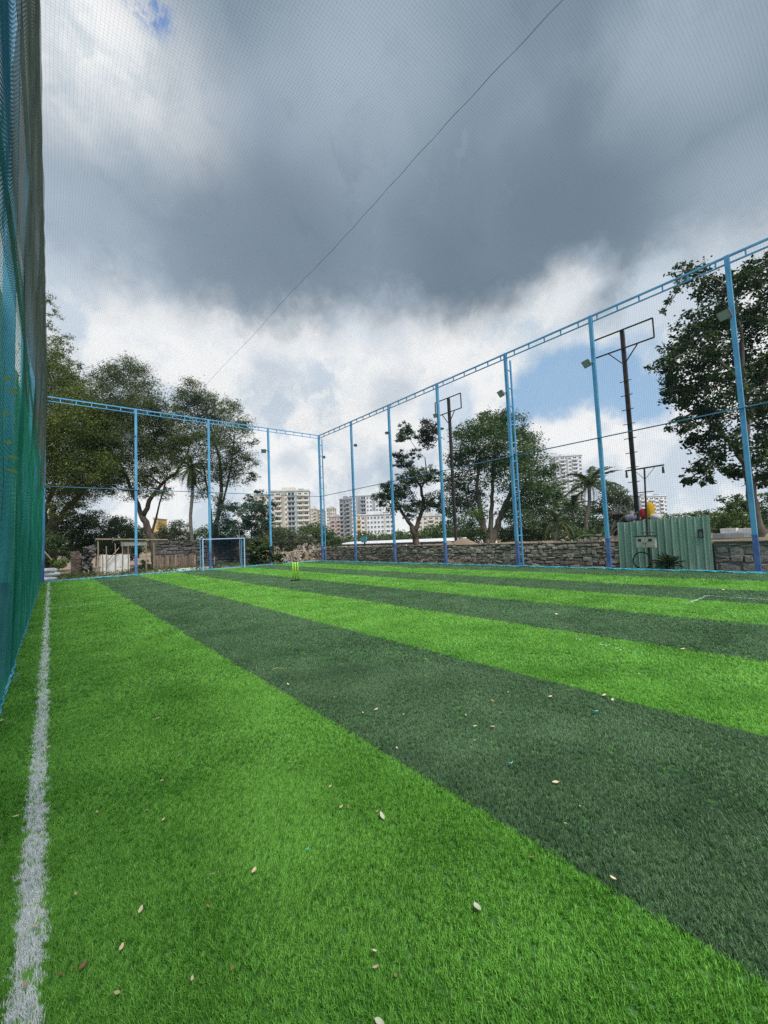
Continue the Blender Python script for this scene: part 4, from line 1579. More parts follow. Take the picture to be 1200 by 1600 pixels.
# ------------------------------------------------------------------ foliage
def leaf_quads(P, L, W, droop=0.25, rg=RNG):
    n = len(P)
    d = rg.normal(0, 1, (n, 3))
    d[:, 2] = d[:, 2] * 0.6 - droop
    d /= np.linalg.norm(d, axis=1)[:, None]
    q = rg.normal(0, 1, (n, 3))
    q[:, 2] += 0.3
    s = np.cross(d, q)
    s /= np.linalg.norm(s, axis=1)[:, None] + 1e-9
    nn = np.cross(s, d)
    l = L * rg.uniform(0.65, 1.3, (n, 1))
    w = W * rg.uniform(0.7, 1.25, (n, 1)) * 0.5
    a = P - d * l * 0.5
    b = P + s * w - nn * w * 0.35
    c = P + d * l * 0.5
    e = P - s * w - nn * w * 0.35
    V = np.stack([a, b, c, e], 1).reshape(-1, 3)
    F = np.arange(n * 4).reshape(-1, 4)
    return V, F


def clump_cloud(blobs, L, W, cov, rg, subsize=0.34, shell=0.55):
    """blobs: list of (center, radius, coverage factor) -> leaf centres in sub clumps"""
    out, subs = [], []
    for c, R, k in blobs:
        N = int(2.1 * cov * k * PI * R * R / (0.5 * L * W))
        ns = max(6, int(20 * (R / 0.8) ** 1.4))
        ns = min(ns, 140)
        d = rg.normal(0, 1, (ns, 3))
        d /= np.linalg.norm(d, axis=1)[:, None]
        rad = R * (shell + (1 - shell) * rg.uniform(0, 1, (ns, 1)))
        sc = np.asarray(c) + d * rad * np.array([1, 1, 0.85])
        subs.append((np.asarray(c), sc))
        rs = R * subsize * rg.uniform(0.6, 1.25, (ns, 1))
        idx = rg.integers(0, ns, N)
        g = rg.normal(0, 0.55, (N, 3)) * np.array([1.15, 1.15, 0.7])
        out.append(sc[idx] + g * rs[idx])
    return np.concatenate(out), subs


def limb(mb, a, b, r0, r1, rg, sides=6, sag=0.12, n=5):
    a, b = np.asarray(a, float), np.asarray(b, float)
    ln = np.linalg.norm(b - a)
    pts, rad = [], []
    off = rg.normal(0, 0.08 * ln, 3)
    for i in range(n + 1):
        t = i / n
        p = a + (b - a) * t + off * math.sin(t * PI) + np.array([0, 0, sag * ln * math.sin(t * PI)])
        pts.append(tuple(p))
        rad.append(r0 + (r1 - r0) * t)
    mb.tube(pts, rad, sides)


def tree(name, label, depth, trunks, blobs, leaf, bark, L, W, cov=1.6, seed=0, jitter=0.5, group=None, cat='tree', sub=0.34, twigs=True, droop=0.25,
         extra=None, grow=1.0):
    """trunks: lists of (px, py, radius m); blobs: (px, py, radius px[, k]); all at camera depth `depth`"""
    rg = np.random.default_rng(seed + 100)
    tp = [[(at_depth(px, py, depth + 0.0), r) for px, py, r in tr] for tr in trunks]
    b0 = tp[0][0][0]
    root = thing(name, label, cat, (b0[0], b0[1], b0[2]), group)
    tm = MB()
    nodes = []
    for tr in tp:
        P = [p for p, r in tr]
        Rr = [r for p, r in tr]
        # refine with small wobble
        Q, S = [], []
        for i in range(len(P) - 1):
            for k in range(4):
                t_ = k / 4
                wob = rg.normal(0, Rr[i] * 0.18, 3) * (0 if (i == 0 and k == 0) else 1)
                Q.append(P[i] + (P[i + 1] - P[i]) * t_ + wob)
                S.append(Rr[i] + (Rr[i + 1] - Rr[i]) * t_)
        Q.append(P[-1])
        S.append(Rr[-1])
        tm.tube([tuple(q) for q in Q], S, 9)
        for q, s in list(zip(Q, S))[len(Q) // 3:]:
            nodes.append((q, s))
    B = []
    for bl in blobs:
        px, py, rp = bl[:3]
        k = bl[3] if len(bl) > 3 else 1.0
        R = rp * grow / FPX * depth
        c = at_depth(px, py, depth + rg.uniform(-1, 1) * jitter * R * 2.0)
        B.append((c, R, k))
    P, subs = clump_cloud(B, L, W, cov, rg, sub)
    if twigs:
        for (c, sc), (_, R, k) in zip(subs, B):
            q, s = min(nodes, key=lambda t_: np.linalg.norm(t_[0] - c) + 0.7 * max(0, t_[0][2] - c[2]))
            if np.linalg.norm(q - c) < 4.5:
                limb(tm, q, c, min(s * 0.6, 0.03 + 0.05 * R), 0.02, rg, sag=0.05)
            for s2 in sc[:: max(1, len(sc) // 7)]:
                limb(tm, c, s2, 0.02, 0.006, rg, 4, 0.05, 3)
            if rp > 0:
                nodes.append((np.asarray(c), 0.03))
    tm.build('trunk', M[bark], root, True)
    V, F = leaf_quads(P, L, W, droop, rg)
    link('crown', np_mesh('crown', V - np.array(base_of(root)), F, m=M[leaf]), root)
    if extra:
        lf2, bl2 = extra
        B2 = [(at_depth(px, py, depth + rg.uniform(-.4, .4)), rp * grow / FPX * depth, 1.0) for px, py, rp in bl2]
        P2, _ = clump_cloud(B2, L, W, cov, rg, sub)
        V, F = leaf_quads(P2, L, W, droop, rg)
        link('brown_foliage', np_mesh('brown_foliage', V - np.array(base_of(root)), F, m=M[lf2]), root)
    return root


def bush(name, label, depth, base, blobs, leaf, L, W, cov=1.8, seed=0, group=None, bark='bark', droop=0.1, cat='bush', sub=0.4, jitter=0.5):
    return tree(name, label, depth, [[(base[0], base[1], 0.05), (base[0] + 1, base[1] - (base[2] if len(base) > 2 else 14), 0.03)]], blobs, leaf, bark, L, W,
                cov, seed, jitter, group, cat, sub, True, droop)


# big trees on the left
tree('dense_tree', 'dense olive green tree rising beside the left net', 33,
     [[(76, 888, .45), (78, 845, .36), (84, 815, .30), (82, 790, .22)], [(80, 828, .24), (108, 790, .18), (140, 757, .12)], [(78, 850, .2), (70, 800, .18), (88, 745, .1)]],
     [(78, 590, 30), (105, 612, 34), (128, 628, 28), (88, 640, 45), (130, 660, 36), (150, 690, 26), (75, 690, 45), (115, 705, 44), (148, 730, 28), (88, 745, 42),
      (125, 752, 28), (70, 560, 24), (60, 640, 40), (55, 720, 40), (75, 780, 28, .6), (155, 655, 20), (110, 775, 20, .5), (165, 680, 26), (150, 640, 20, .8), (170, 725, 22, .8), (130, 780, 18, .6), (160, 765, 16, .5), (100, 590, 22, .8), (92, 800, 18, .5)],
     'leaf_olive', 'bark', 0.19, 0.06, 1.35, 1, sub=.40, grow=1.06)
tree('airy_tree', 'thin airy treetop showing above the dense tree at left', 36,
     [[(60, 890, .3), (58, 700, .2), (66, 560, .07), (72, 470, .03)]],
     [(78, 470, 12, .5), (85, 492, 10, .45), (84, 530, 16, .5), (100, 545, 14, .5), (92, 562, 18, .6), (112, 570, 12, .45), (75, 510, 10, .5), (104, 525, 9, .4), (128, 576, 10, .4)],
     'leaf_olive', 'bark', 0.22, 0.06, 1.0, 2)
tree('forked_tree', 'forked dark tree with spreading thin crown behind the bamboo shack', 34,
     [[(246, 882, .34), (240, 850, .30), (232, 828, .27), (222, 806, .24)], [(223, 810, .2), (213, 782, .16), (200, 750, .12), (188, 725, .08)],
      [(224, 806, .2), (234, 782, .17), (252, 757, .13), (275, 738, .1), (292, 712, .07), (300, 680, .05)], [(236, 838, .12), (246, 800, .07), (262, 740, .05)]],
     [(192, 577, 22, .6), (172, 588, 18, .6), (212, 592, 22, .6), (232, 612, 18, .55), (155, 600, 16, .55), (190, 612, 26, .7), (165, 632, 22, .7), (215, 640, 24), (190, 655, 28),
      (242, 662, 22), (165, 668, 26), (258, 690, 18), (205, 690, 30), (170, 705, 26), (235, 705, 24), (150, 728, 18), (190, 733, 24, .8), (222, 745, 16, .7), (255, 720, 18, .8),
      (265, 742, 12, .6), (140, 700, 16), (150, 757, 14, .6), (250, 772, 10, .5), (262, 768, 8, .5), (182, 762, 14, .5), (275, 690, 18, .8), (280, 715, 14, .8), (245, 640, 18, .7), (230, 765, 14, .6), (205, 770, 14, .6), (240, 745, 16, .8), (178, 745, 16, .8), (268, 665, 16, .7)],
     'leaf_dull', 'bark', 0.17, 0.055, 1.5, 3, sub=.40, grow=1.22)
tree('feathery_tree', 'tall feathery tree with thin dark crown behind the goal', 32,
     [[(331, 884, .22), (333, 850, .2), (340, 806, .17), (346, 770, .14), (344, 720, .1), (330, 670, .07), (318, 630, .04)], [(340, 812, .1), (352, 770, .08), (362, 725, .06), (366, 680, .04)],
      [(333, 850, .1), (328, 790, .08), (318, 730, .06)]],
     [(300, 612, 20, .7), (285, 625, 16, .7), (318, 622, 18, .7), (335, 640, 22, .7), (358, 640, 16, .6), (372, 655, 14, .55), (300, 650, 24, .7), (330, 672, 26, .7), (360, 678, 22, .65),
      (385, 668, 12, .5), (395, 690, 9, .45), (312, 695, 24, .75), (345, 712, 24, .75), (375, 708, 16, .6), (392, 718, 12, .5), (398, 742, 8, .45), (388, 752, 9, .5), (325, 740, 20, .8),
      (355, 745, 18, .7), (290, 680, 18, .7), (280, 650, 14, .6), (375, 735, 12, .55), (312, 770, 14, .5), (345, 782, 12, .5)],
     'leaf_dull', 'bark', 0.17, 0.055, 1.4, 4, sub=.40, grow=1.2)


# palms
def frond_mesh(length, width, n, droop, m, name='frond', seed=0):
    rg = np.random.default_rng(seed)
    mb = MB()
    pts = []
    for i in range(n + 1):
        t = i / n
        pts.append((length * (t - 0.18 * droop * t * t), 0, length * (0.28 * t - (0.30 + 0.55 * droop) * t * t)))
    mb.tube(pts, [0.022 * (1 - 0.85 * i / n) * max(0.5, length / 2.5) for i in range(n + 1)], 4)
    for i in range(1, n * 3):
        t = i / (n * 3)
        f = t * n
        k = min(int(f), n - 1)
        p = Vector(pts[k]).lerp(Vector(pts[k + 1]), f - k)
        w = width * (math.sin(min(1, t * 1.15) * PI) ** 0.6 * 0.9 + 0.1)
        for s in (-1, 1):
            d = Vector((0.55, s * 0.85, -0.42 - 0.3 * rg.uniform(0, 1))).normalized() * w * rg.uniform(0.8, 1.15)
            b = Vector((length / (n * 3) * 0.45, 0, 0.0))
            mb.quad(p - b, p + b, p + d * 0.55 + b * 0.7 + Vector((0, 0, .02)), p + d)
    return mb.mesh(name, m)


def palm(name, label, base, top, nfr, length, width, leaf, group=None, tr=0.14, seed=0, droop=0.8, lift=(-0.5, 1.1), bark='bark_grey', dry=0, cat='palm'):
    rg = np.random.default_rng(seed)
    base, top = np.asarray(base), np.asarray(top)
    root = thing(name, label, cat, tuple(base), group)
    tm = MB()
    n = 10
    tm.tube([tuple(base + (top - base) * i / n + np.array([0.06 * math.sin(i), 0.05 * math.cos(i * 1.3), 0])) for i in range(n + 1)],
            [tr * (1.35 - 0.5 * i / n) if i < 2 else tr * (1 - 0.25 * i / n) for i in range(n + 1)], 9)
    tm.build('trunk', M[bark], root, True)
    ms = [frond_mesh(length, width, 7, droop * k, M[leaf], seed=seed + i) for i, k in enumerate((0.7, 1.0, 1.3))]
    md = frond_mesh(length * 0.9, width * 0.7, 7, 1.7, M['frond_dry'], seed=seed + 9)
    for i in range(nfr):
        a = 2.399 * i + rg.uniform(-.25, .25)
        el = lift[0] + (lift[1] - lift[0]) * (i / nfr)
        o = link('frond', md if i < dry else ms[i % 3], root)
        o.location = Vector(top) - base_of(root) + Vector((0, 0, 0.03 * i / nfr))
        o.rotation_euler = (rg.uniform(-.15, .15), -el, a)
        s = rg.uniform(0.85, 1.12)
        o.scale = (s, s, s)
    return root


b_, t_ = at_depth(299, 880, 31.5), at_depth(299.5, 732, 31.5)
palm('shaggy_palm', 'straight tall palm trunk with hanging shaggy crown left of the goal', b_, t_, 30, 1.7, .5, 'leaf_dull', None, .14, 11, 1.0, (-1.45, 1.2))
b_, t_ = at_depth(913, 862, 33), at_depth(922, 758, 33)
palm('coconut_palm', 'tall coconut palm with arching fronds before the tower', b_, t_, 22, 2.7, .62, 'frond', 'palms beyond the stone wall', .17, 12, .9, (-.55, 1.25), dry=4)
b_, t_ = at_depth(869, 862, 28), at_depth(868, 815, 28)
palm('young_palm', 'short young palm with drooping fronds just behind the wall', b_, t_, 18, 2.1, .45, 'frond', 'palms beyond the stone wall', .12, 13, 1.1, (-.5, 1.2), dry=3)
b_, t_ = at_depth(896, 862, 36), at_depth(894, 792, 36)
palm('slim_palm', 'slim dark palm left of the tall coconut palm', b_, t_, 16, 2.2, .5, 'leaf_dark', 'palms beyond the stone wall', .12, 14, 1.0, (-.5, 1.2))
b_, t_ = at_depth(938, 866, 26), at_depth(936, 838, 26)
palm('low_palm', 'low spreading palm behind the loose wall stones', b_, t_, 14, 1.8, .4, 'frond', 'palms beyond the stone wall', .12, 15, 1.1, (-.4, 1.1), dry=2)
cy = np.array([16.75, 4.95, 0.0])
palm('cycad', 'dark green cycad growing at the foot of the green sheet', cy, cy + np.array([0, 0, .14]), 26, .62, .13, 'leaf_deep', None, .08, 16, .5, (.1, 1.25), 'bark', cat='plant')

# trees right of the corner
tree('leaning_tree', 'small twisted tree with rusty brown upper foliage behind the wall', 29,
     [[(652, 858, .26), (649, 838, .22), (644, 822, .2)], [(645, 824, .15), (632, 806, .12), (620, 790, .08), (612, 775, .05)],
      [(648, 832, .18), (657, 808, .14), (662, 784, .12), (658, 762, .1), (648, 745, .08), (636, 730, .05)], [(657, 765, .06), (668, 745, .05), (664, 715, .03)], [(660, 800, .08), (676, 778, .05)]],
     [(631, 668, 10), (638, 680, 9), (626, 684, 8), (612, 768, 15), (600, 780, 11), (630, 772, 16), (645, 790, 14), (618, 795, 12), (655, 745, 16), (672, 740, 12), (640, 752, 12),
      (680, 778, 13), (668, 790, 11), (690, 745, 9), (604, 760, 9), (592, 776, 8, .7), (640, 805, 9, .7), (622, 750, 9, .7), (688, 792, 8)],
     'leaf_dark', 'bark', 0.17, 0.075, 1.45, 5, extra=('leaf_brown', [(664, 668, 12), (674, 678, 12), (668, 692, 11), (658, 684, 10), (624, 712, 10), (634, 722, 11), (622, 725, 8), (650, 708, 8), (680, 668, 8)]), grow=1.25)
RT = [(775, 665, 22), (750, 668, 20), (800, 668, 22), (725, 690, 20), (822, 688, 20), (760, 695, 28), (795, 700, 28), (735, 720, 24), (830, 722, 24), (765, 735, 26, .7), (805, 738, 30),
      (718, 750, 20), (845, 752, 22), (735, 775, 22), (830, 775, 26), (800, 775, 22, .7), (712, 790, 18), (735, 808, 20), (850, 785, 22), (815, 805, 22), (845, 815, 20), (725, 830, 16, .8),
      (748, 838, 14, .8), (800, 835, 18), (830, 840, 18), (860, 735, 12), (865, 770, 14), (712, 720, 14), (785, 650, 12), (757, 652, 10), (855, 835, 14), (705, 765, 10), (785, 800, 14, .5)]
tree('round_tree', 'big round green tree with pale splayed trunk behind the wall', 31,
     [[(762, 862, .34), (759, 838, .26), (752, 805, .2), (745, 760, .14), (750, 710, .08)], [(768, 862, .32), (774, 830, .25), (784, 800, .2), (800, 765, .14), (812, 730, .08)],
      [(765, 862, .26), (766, 835, .2), (768, 790, .15), (770, 740, .1), (775, 695, .05)], [(780, 812, .14), (794, 790, .11), (822, 765, .06)], [(757, 830, .12), (742, 800, .1), (728, 775, .06)]],
     RT, 'leaf_mid', 'bark_pale', 0.17, 0.085, 1.55, 6, sub=.44, grow=1.12)
tree('broad_leaf_tree', 'tall dark broad leaved tree at the far right', 15.6,
     [[(1196, 866, .23), (1186, 830, .19), (1176, 785, .165), (1168, 740, .15), (1164, 690, .13), (1162, 620, .09), (1160, 540, .06), (1150, 470, .03)],
      [(1167, 730, .1), (1140, 690, .07), (1105, 660, .04)], [(1164, 660, .08), (1195, 600, .06), (1215, 540, .04)], [(1162, 600, .06), (1120, 560, .05), (1085, 540, .03)]],
     [(1068, 424, 16, .5), (1090, 432, 20, .55), (1062, 446, 14, .45), (1048, 470, 10, .35), (1036, 490, 7, .3), (1110, 455, 24, .7), (1135, 448, 22, .8), (1160, 440, 24, .8), (1190, 425, 26, .8),
      (1215, 450, 30), (1085, 505, 22, .8), (1110, 500, 28), (1150, 495, 30), (1195, 500, 34), (1065, 540, 24), (1095, 550, 32), (1140, 550, 32), (1185, 570, 36), (1045, 570, 20), (1075, 595, 30),
      (1115, 605, 34), (1050, 612, 20), (1165, 620, 26, .8), (1205, 640, 34), (1080, 645, 28), (1130, 655, 28, .9), (1100, 690, 24), (1065, 665, 18, .8), (1140, 705, 24), (1180, 700, 24, .8), (1205, 725, 30),
      (1112, 725, 20), (1085, 742, 15, .8), (1150, 735, 18), (1070, 748, 10, .6), (1105, 752, 12, .7), (1190, 755, 16, .8), (1225, 580, 40), (1230, 680, 40)],
     'leaf_deep', 'bark_pale', 0.15, 0.085, 1.75, 7, sub=.38, jitter=.6, grow=1.08)

# lower growth
bush('spreading_shrub', 'spreading dark green shrub under the far right tree', 24, (1180, 850, 20), [(1150, 785, 14), (1135, 790, 12), (1165, 790, 16), (1190, 785, 18), (1125, 780, 8, .7), (1205, 805, 16)],
     'leaf_mid', .16, .07, 1.5, 21)
BUSH = [
    ('leafy_bush', 'bright green bushes under the tree right of the sheet fence', 34, (1150, 850, 12), [(1120, 812, 16), (1140, 808, 18), (1165, 810, 20), (1190, 815, 18), (1125, 828, 12), (1160, 826, 14)], 'leaf_fresh', .2, .08),
    ('yellow_green_tree', 'yellow green bushy tree left of the tall black frame', 34, (962, 860, 40), [(955, 770, 16), (970, 778, 15), (948, 790, 18), (966, 800, 18), (980, 795, 12), (956, 820, 18), (975, 820, 14), (945, 760, 10), (985, 785, 8)], 'leaf_grey', .17, .07),
    ('dark_bush', 'dark bush in front of the slim palm beyond the wall', 30, (900, 862, 10), [(885, 836, 16), (905, 842, 18), (925, 838, 16), (940, 846, 14), (870, 846, 12)], 'leaf_mid', .17, .07),
    ('shaded_bush', 'dark undergrowth below the round tree on its right', 33, (800, 862, 10), [(795, 842, 14), (815, 848, 14), (835, 846, 14), (850, 848, 12), (740, 848, 10)], 'leaf_dark', .17, .07),
    ('bluish_sapling', 'bluish green sapling clump right of the goal', 31, (392, 880, 60), [(392, 800, 16), (410, 790, 14), (400, 820, 18), (380, 815, 14), (418, 815, 14), (370, 835, 14), (395, 845, 16), (405, 768, 8, .7), (388, 778, 9, .7), (428, 790, 8, .6)], 'leaf_blue', .22, .06),
    ('drooping_sapling', 'feathery bluish sapling just left of the far fence post', 32, (362, 882, 60), [(352, 800, 15, .8), (368, 795, 13, .8), (345, 820, 16), (365, 825, 15), (355, 845, 16), (340, 842, 12), (378, 790, 9, .6)], 'leaf_blue', .22, .06),
    ('broad_leaf_bush', 'dark large leaved bush right of the goal', 29, (408, 882, 14), [(392, 862, 13), (408, 868, 13), (424, 868, 12), (398, 876, 9), (436, 872, 9), (415, 855, 10)], 'leaf_dark', .24, .15),
    ('yellow_bush', 'yellow topped bush behind the dark large leaved bush', 30, (400, 868, 10), [(400, 848, 10), (412, 846, 9), (388, 852, 8)], 'leaf_yellow', .15, .08),
    ('pale_bush', 'pale green round bush behind the heap of stones', 40, (450, 865, 20), [(435, 835, 14), (450, 842, 16), (470, 846, 15), (430, 850, 14), (455, 855, 14), (485, 850, 12)], 'leaf_grey', .18, .08),
    ('wide_bush', 'wide green bush below the apartment block at the corner', 46, (495, 862, 24), [(478, 832, 12), (492, 826, 14), (508, 834, 14), (520, 842, 12), (498, 845, 14), (480, 850, 10), (525, 850, 9)], 'leaf_mid', .2, .09),
    ('hillside_bush', 'light green bushes under the gap left of the shaggy palm', 45, (272, 872, 24), [(262, 830, 16), (280, 825, 14), (290, 838, 12), (270, 846, 16), (250, 842, 14), (300, 845, 10), (285, 855, 10)], 'leaf_grey', .2, .08),
    ('thorny_bush', 'dark thin bush behind the brick pillar', 38, (150, 885, 30), [(130, 820, 18, .6), (150, 810, 16, .6), (170, 825, 18, .6), (110, 830, 16, .6), (190, 830, 16, .6), (140, 845, 16, .7), (165, 850, 14, .7), (205, 838, 12, .6)], 'leaf_dull', .19, .06),
    ('shadowed_bush', 'dark bush mass at the foot of the dense left tree', 31, (78, 888, 14), [(75, 852, 18), (92, 846, 14), (76, 874, 12), (100, 862, 10), (70, 830, 14, .7)], 'leaf_dark', .17, .07),
    ('tangled_bush', 'dark tangled bush behind the bamboo shack roof', 40, (185, 882, 30), [(165, 835, 20), (190, 820, 18), (212, 835, 16), (180, 855, 20), (205, 858, 18), (150, 855, 16)], 'leaf_dark', .2, .08),
    ('tall_bush', 'tall dull bush between brick pillar and dense tree', 39, (112, 886, 40), [(95, 815, 16), (118, 800, 18), (135, 815, 16), (105, 840, 20), (130, 845, 20), (118, 865, 18), (92, 862, 14)], 'leaf_dull', .2, .07),
    ('broad_bush', 'broad green bush behind the dark stone wall, right of the shaggy palm', 42, (325, 880, 30), [(315, 835, 14), (335, 840, 16), (355, 845, 16), (375, 850, 14), (310, 852, 14)], 'leaf_mid', .2, .08),
    ('low_green_weeds', 'low bright green weeds beside the sandbags', 30, (92, 890, 6), [(88, 878, 9), (98, 882, 8), (104, 878, 6), (82, 886, 6)], 'leaf_fresh', .13, .05),
    ('low_leafy_plant', 'low dark leafy plant at the foot of the first far post', 28.5, (228, 894, 5), [(218, 888, 8), (228, 886, 9), (238, 888, 8), (212, 894, 5), (244, 893, 5), (226, 878, 6)], 'leaf_mid', .15, .06),
    ('wild_weeds', 'sparse weeds in front of the white sheet of the shack', 28.8, (170, 897, 4), [(165, 896, 5, .7), (180, 898, 5, .7), (150, 898, 5, .7), (195, 895, 6, .8), (135, 897, 5, .7)], 'leaf_grey', .14, .05),
]
for i, (nm, lb, dp, bs, bl, lf_, L_, W_) in enumerate(BUSH):
    bush(nm, lb, dp, bs, bl, lf_, L_, W_, 1.7, 30 + i)

rgw = np.random.default_rng(5)
nW = 9000
cx = rgw.uniform(-2.5, 13.5, 260)
cyy = rgw.uniform(28.3, 33.0, 260)
ii = rgw.integers(0, 260, nW)
PW = np.stack([cx[ii] + rgw.normal(0, .22, nW), np.maximum(28.15, cyy[ii] + rgw.normal(0, .22, nW)), np.abs(rgw.normal(0, .13, nW)) + .05], 1)
V, F = leaf_quads(PW, .13, .05, -.3, rgw)
tag(link('ground_weeds', np_mesh('ground_weeds', V, F, m=M['leaf_dull'])), 'low weeds and dry growth on the ground behind the far fence', 'weeds', None, 'stuff')
# farther trees, one by one
FAR = [
    ('distant_tree', 'rounded far tree seen between the trunks at left', 70, (215, 872, 20), [(205, 842, 12), (222, 838, 14), (240, 845, 12), (190, 848, 10)], 'leaf_dull'),
    ('distant_tree', 'far green tree behind the leaning tree, just above the shed', 85, (690, 862, 20), [(672, 832, 13), (688, 828, 14), (705, 835, 12), (660, 842, 10), (695, 845, 12)], 'leaf_mid'),
    ('distant_tree', 'low far tree left of the leaning tree above the shed', 85, (628, 862, 14), [(622, 838, 9), (634, 840, 9), (612, 845, 8), (645, 842, 8)], 'leaf_mid'),
    ('distant_tree', 'far greyish tree low beside the white apartment block', 110, (590, 862, 10), [(580, 845, 7), (592, 846, 7), (603, 845, 7), (568, 847, 6)], 'leaf_grey'),
    ('distant_tree', 'far pale tree at the corner ladder post', 100, (520, 862, 12), [(512, 846, 8), (525, 847, 8), (535, 848, 7)], 'leaf_grey'),
    ('distant_tree', 'small far tree behind the white tower right of the pole', 120, (1055, 830, 10), [(1045, 808, 7), (1060, 809, 8), (1075, 808, 8)], 'leaf_mid'),
    ('distant_tree', 'far tree showing above the right end of the green sheet', 90, (1095, 830, 10), [(1085, 806, 8), (1100, 805, 10), (1112, 806, 10)], 'leaf_mid'),
    ('distant_tree', 'dark far tree between the palms', 60, (900, 862, 40), [(880, 790, 16), (900, 810, 18), (935, 795, 16), (925, 820, 18), (878, 820, 16), (950, 830, 14)], 'leaf_dark'),
    ('distant_tree', 'far dark tree standing behind the round tree, left side', 55, (700, 862, 30), [(702, 800, 10), (700, 822, 12), (712, 840, 12)], 'leaf_dark'),
    ('distant_tree', 'far bluish tree at the foot of the tall cream block', 90, (440, 862, 20), [(425, 828, 12), (445, 832, 12), (410, 835, 12), (465, 836, 10)], 'leaf_dull'),
]
for i, (nm, lb, dp, bs, bl, lf_) in enumerate(FAR):
    tree(nm, lb, dp, [[(bs[0], bs[1], .25), (bs[0], bs[1] - bs[2], .12)]], bl, lf_, 'bark', .5, .24, 1.5, 60 + i, group='distant trees behind the pitch', sub=.42)
# far treeline that reads as one mass
rg = np.random.default_rng(77)
Bf = []
for px in range(-60, 1290, 11):
    hy = 842.4 - 0.0424 * (px - 600)
    dp = rg.uniform(135, 170)
    up = rg.uniform(-6, 0) if not (505 < px < 560 or 1010 < px < 1110) else rg.uniform(-1, 3)
    Bf.append((at_depth(px, hy + up, dp), rg.uniform(7, 11) / FPX * dp, 1.0))
Pf, _ = clump_cloud(Bf, 1.0, 0.5, 1.5, rg, .45)
V, F = leaf_quads(Pf, 1.0, .5, .1, rg)
tag(link('far_treeline', np_mesh('far_treeline', V, F, m=M['leaf_dull'])), 'dark green belt of far trees along the horizon', 'trees', None, 'stuff')

# ------------------------------------------------------------------ apartment blocks
def wall_mat(name, base, second, scale=0.25):
    return mat(name, base, 0.85, second=second, scale=scale, detail=8, stretch=(1, 1, 0.35))


M['b_cream'] = wall_mat('cream_plaster', (0.50, 0.47, 0.40), (0.60, 0.57, 0.50))
M['b_white'] = wall_mat('white_plaster', (0.60, 0.61, 0.62), (0.68, 0.69, 0.70))
M['b_grey'] = wall_mat('bare_grey_concrete', (0.25, 0.26, 0.28), (0.34, 0.35, 0.36))
M['b_tan'] = wall_mat('tan_plaster', (0.33, 0.29, 0.235), (0.40, 0.36, 0.30))
M['b_teal'] = wall_mat('grey_teal_plaster', (0.27, 0.35, 0.34), (0.33, 0.41, 0.40))
M['b_pink'] = wall_mat('faded_pink_plaster', (0.47, 0.37, 0.35), (0.54, 0.45, 0.42))
M['b_yellow'] = wall_mat('ochre_plaster', (0.60, 0.40, 0.12), (0.66, 0.46, 0.17))
M['b_recess'] = wall_mat('recess_plaster', (0.19, 0.19, 0.19), (0.25, 0.25, 0.25))
M['pane'] = mat('dark_window_pane', (0.045, 0.055, 0.065), 0.2, var=0.4, scale=1, obj_rand=0.5, spec=0.5)

fr_ = MB()
for (x0, x1, z0, z1) in ((-.5, .5, -.5, -.42), (-.5, .5, .42, .5), (-.5, -.42, -.42, .42), (.42, .5, -.42, .42)):
    fr_.box(x0, x1, -1, 0.0, z0, z1)
fr_.box(-.03, .03, -.7, 0.0, -.42, .42)
WINF = {k: fr_.mesh('window', M[k]) for k in ('b_white', 'b_cream', 'b_grey', 'b_tan')}
PANE = MB().box(-.42, .42, -.45, -.05, -.42, .42).mesh('pane', M['pane'])
unit = MB().box(-.5, .5, -1, 0, -.5, .5)
SLABS = {k: unit.mesh('balcony', M[k]) for k in ('b_white', 'b_cream', 'b_grey', 'b_teal', 'b_pink', 'b_yellow')}


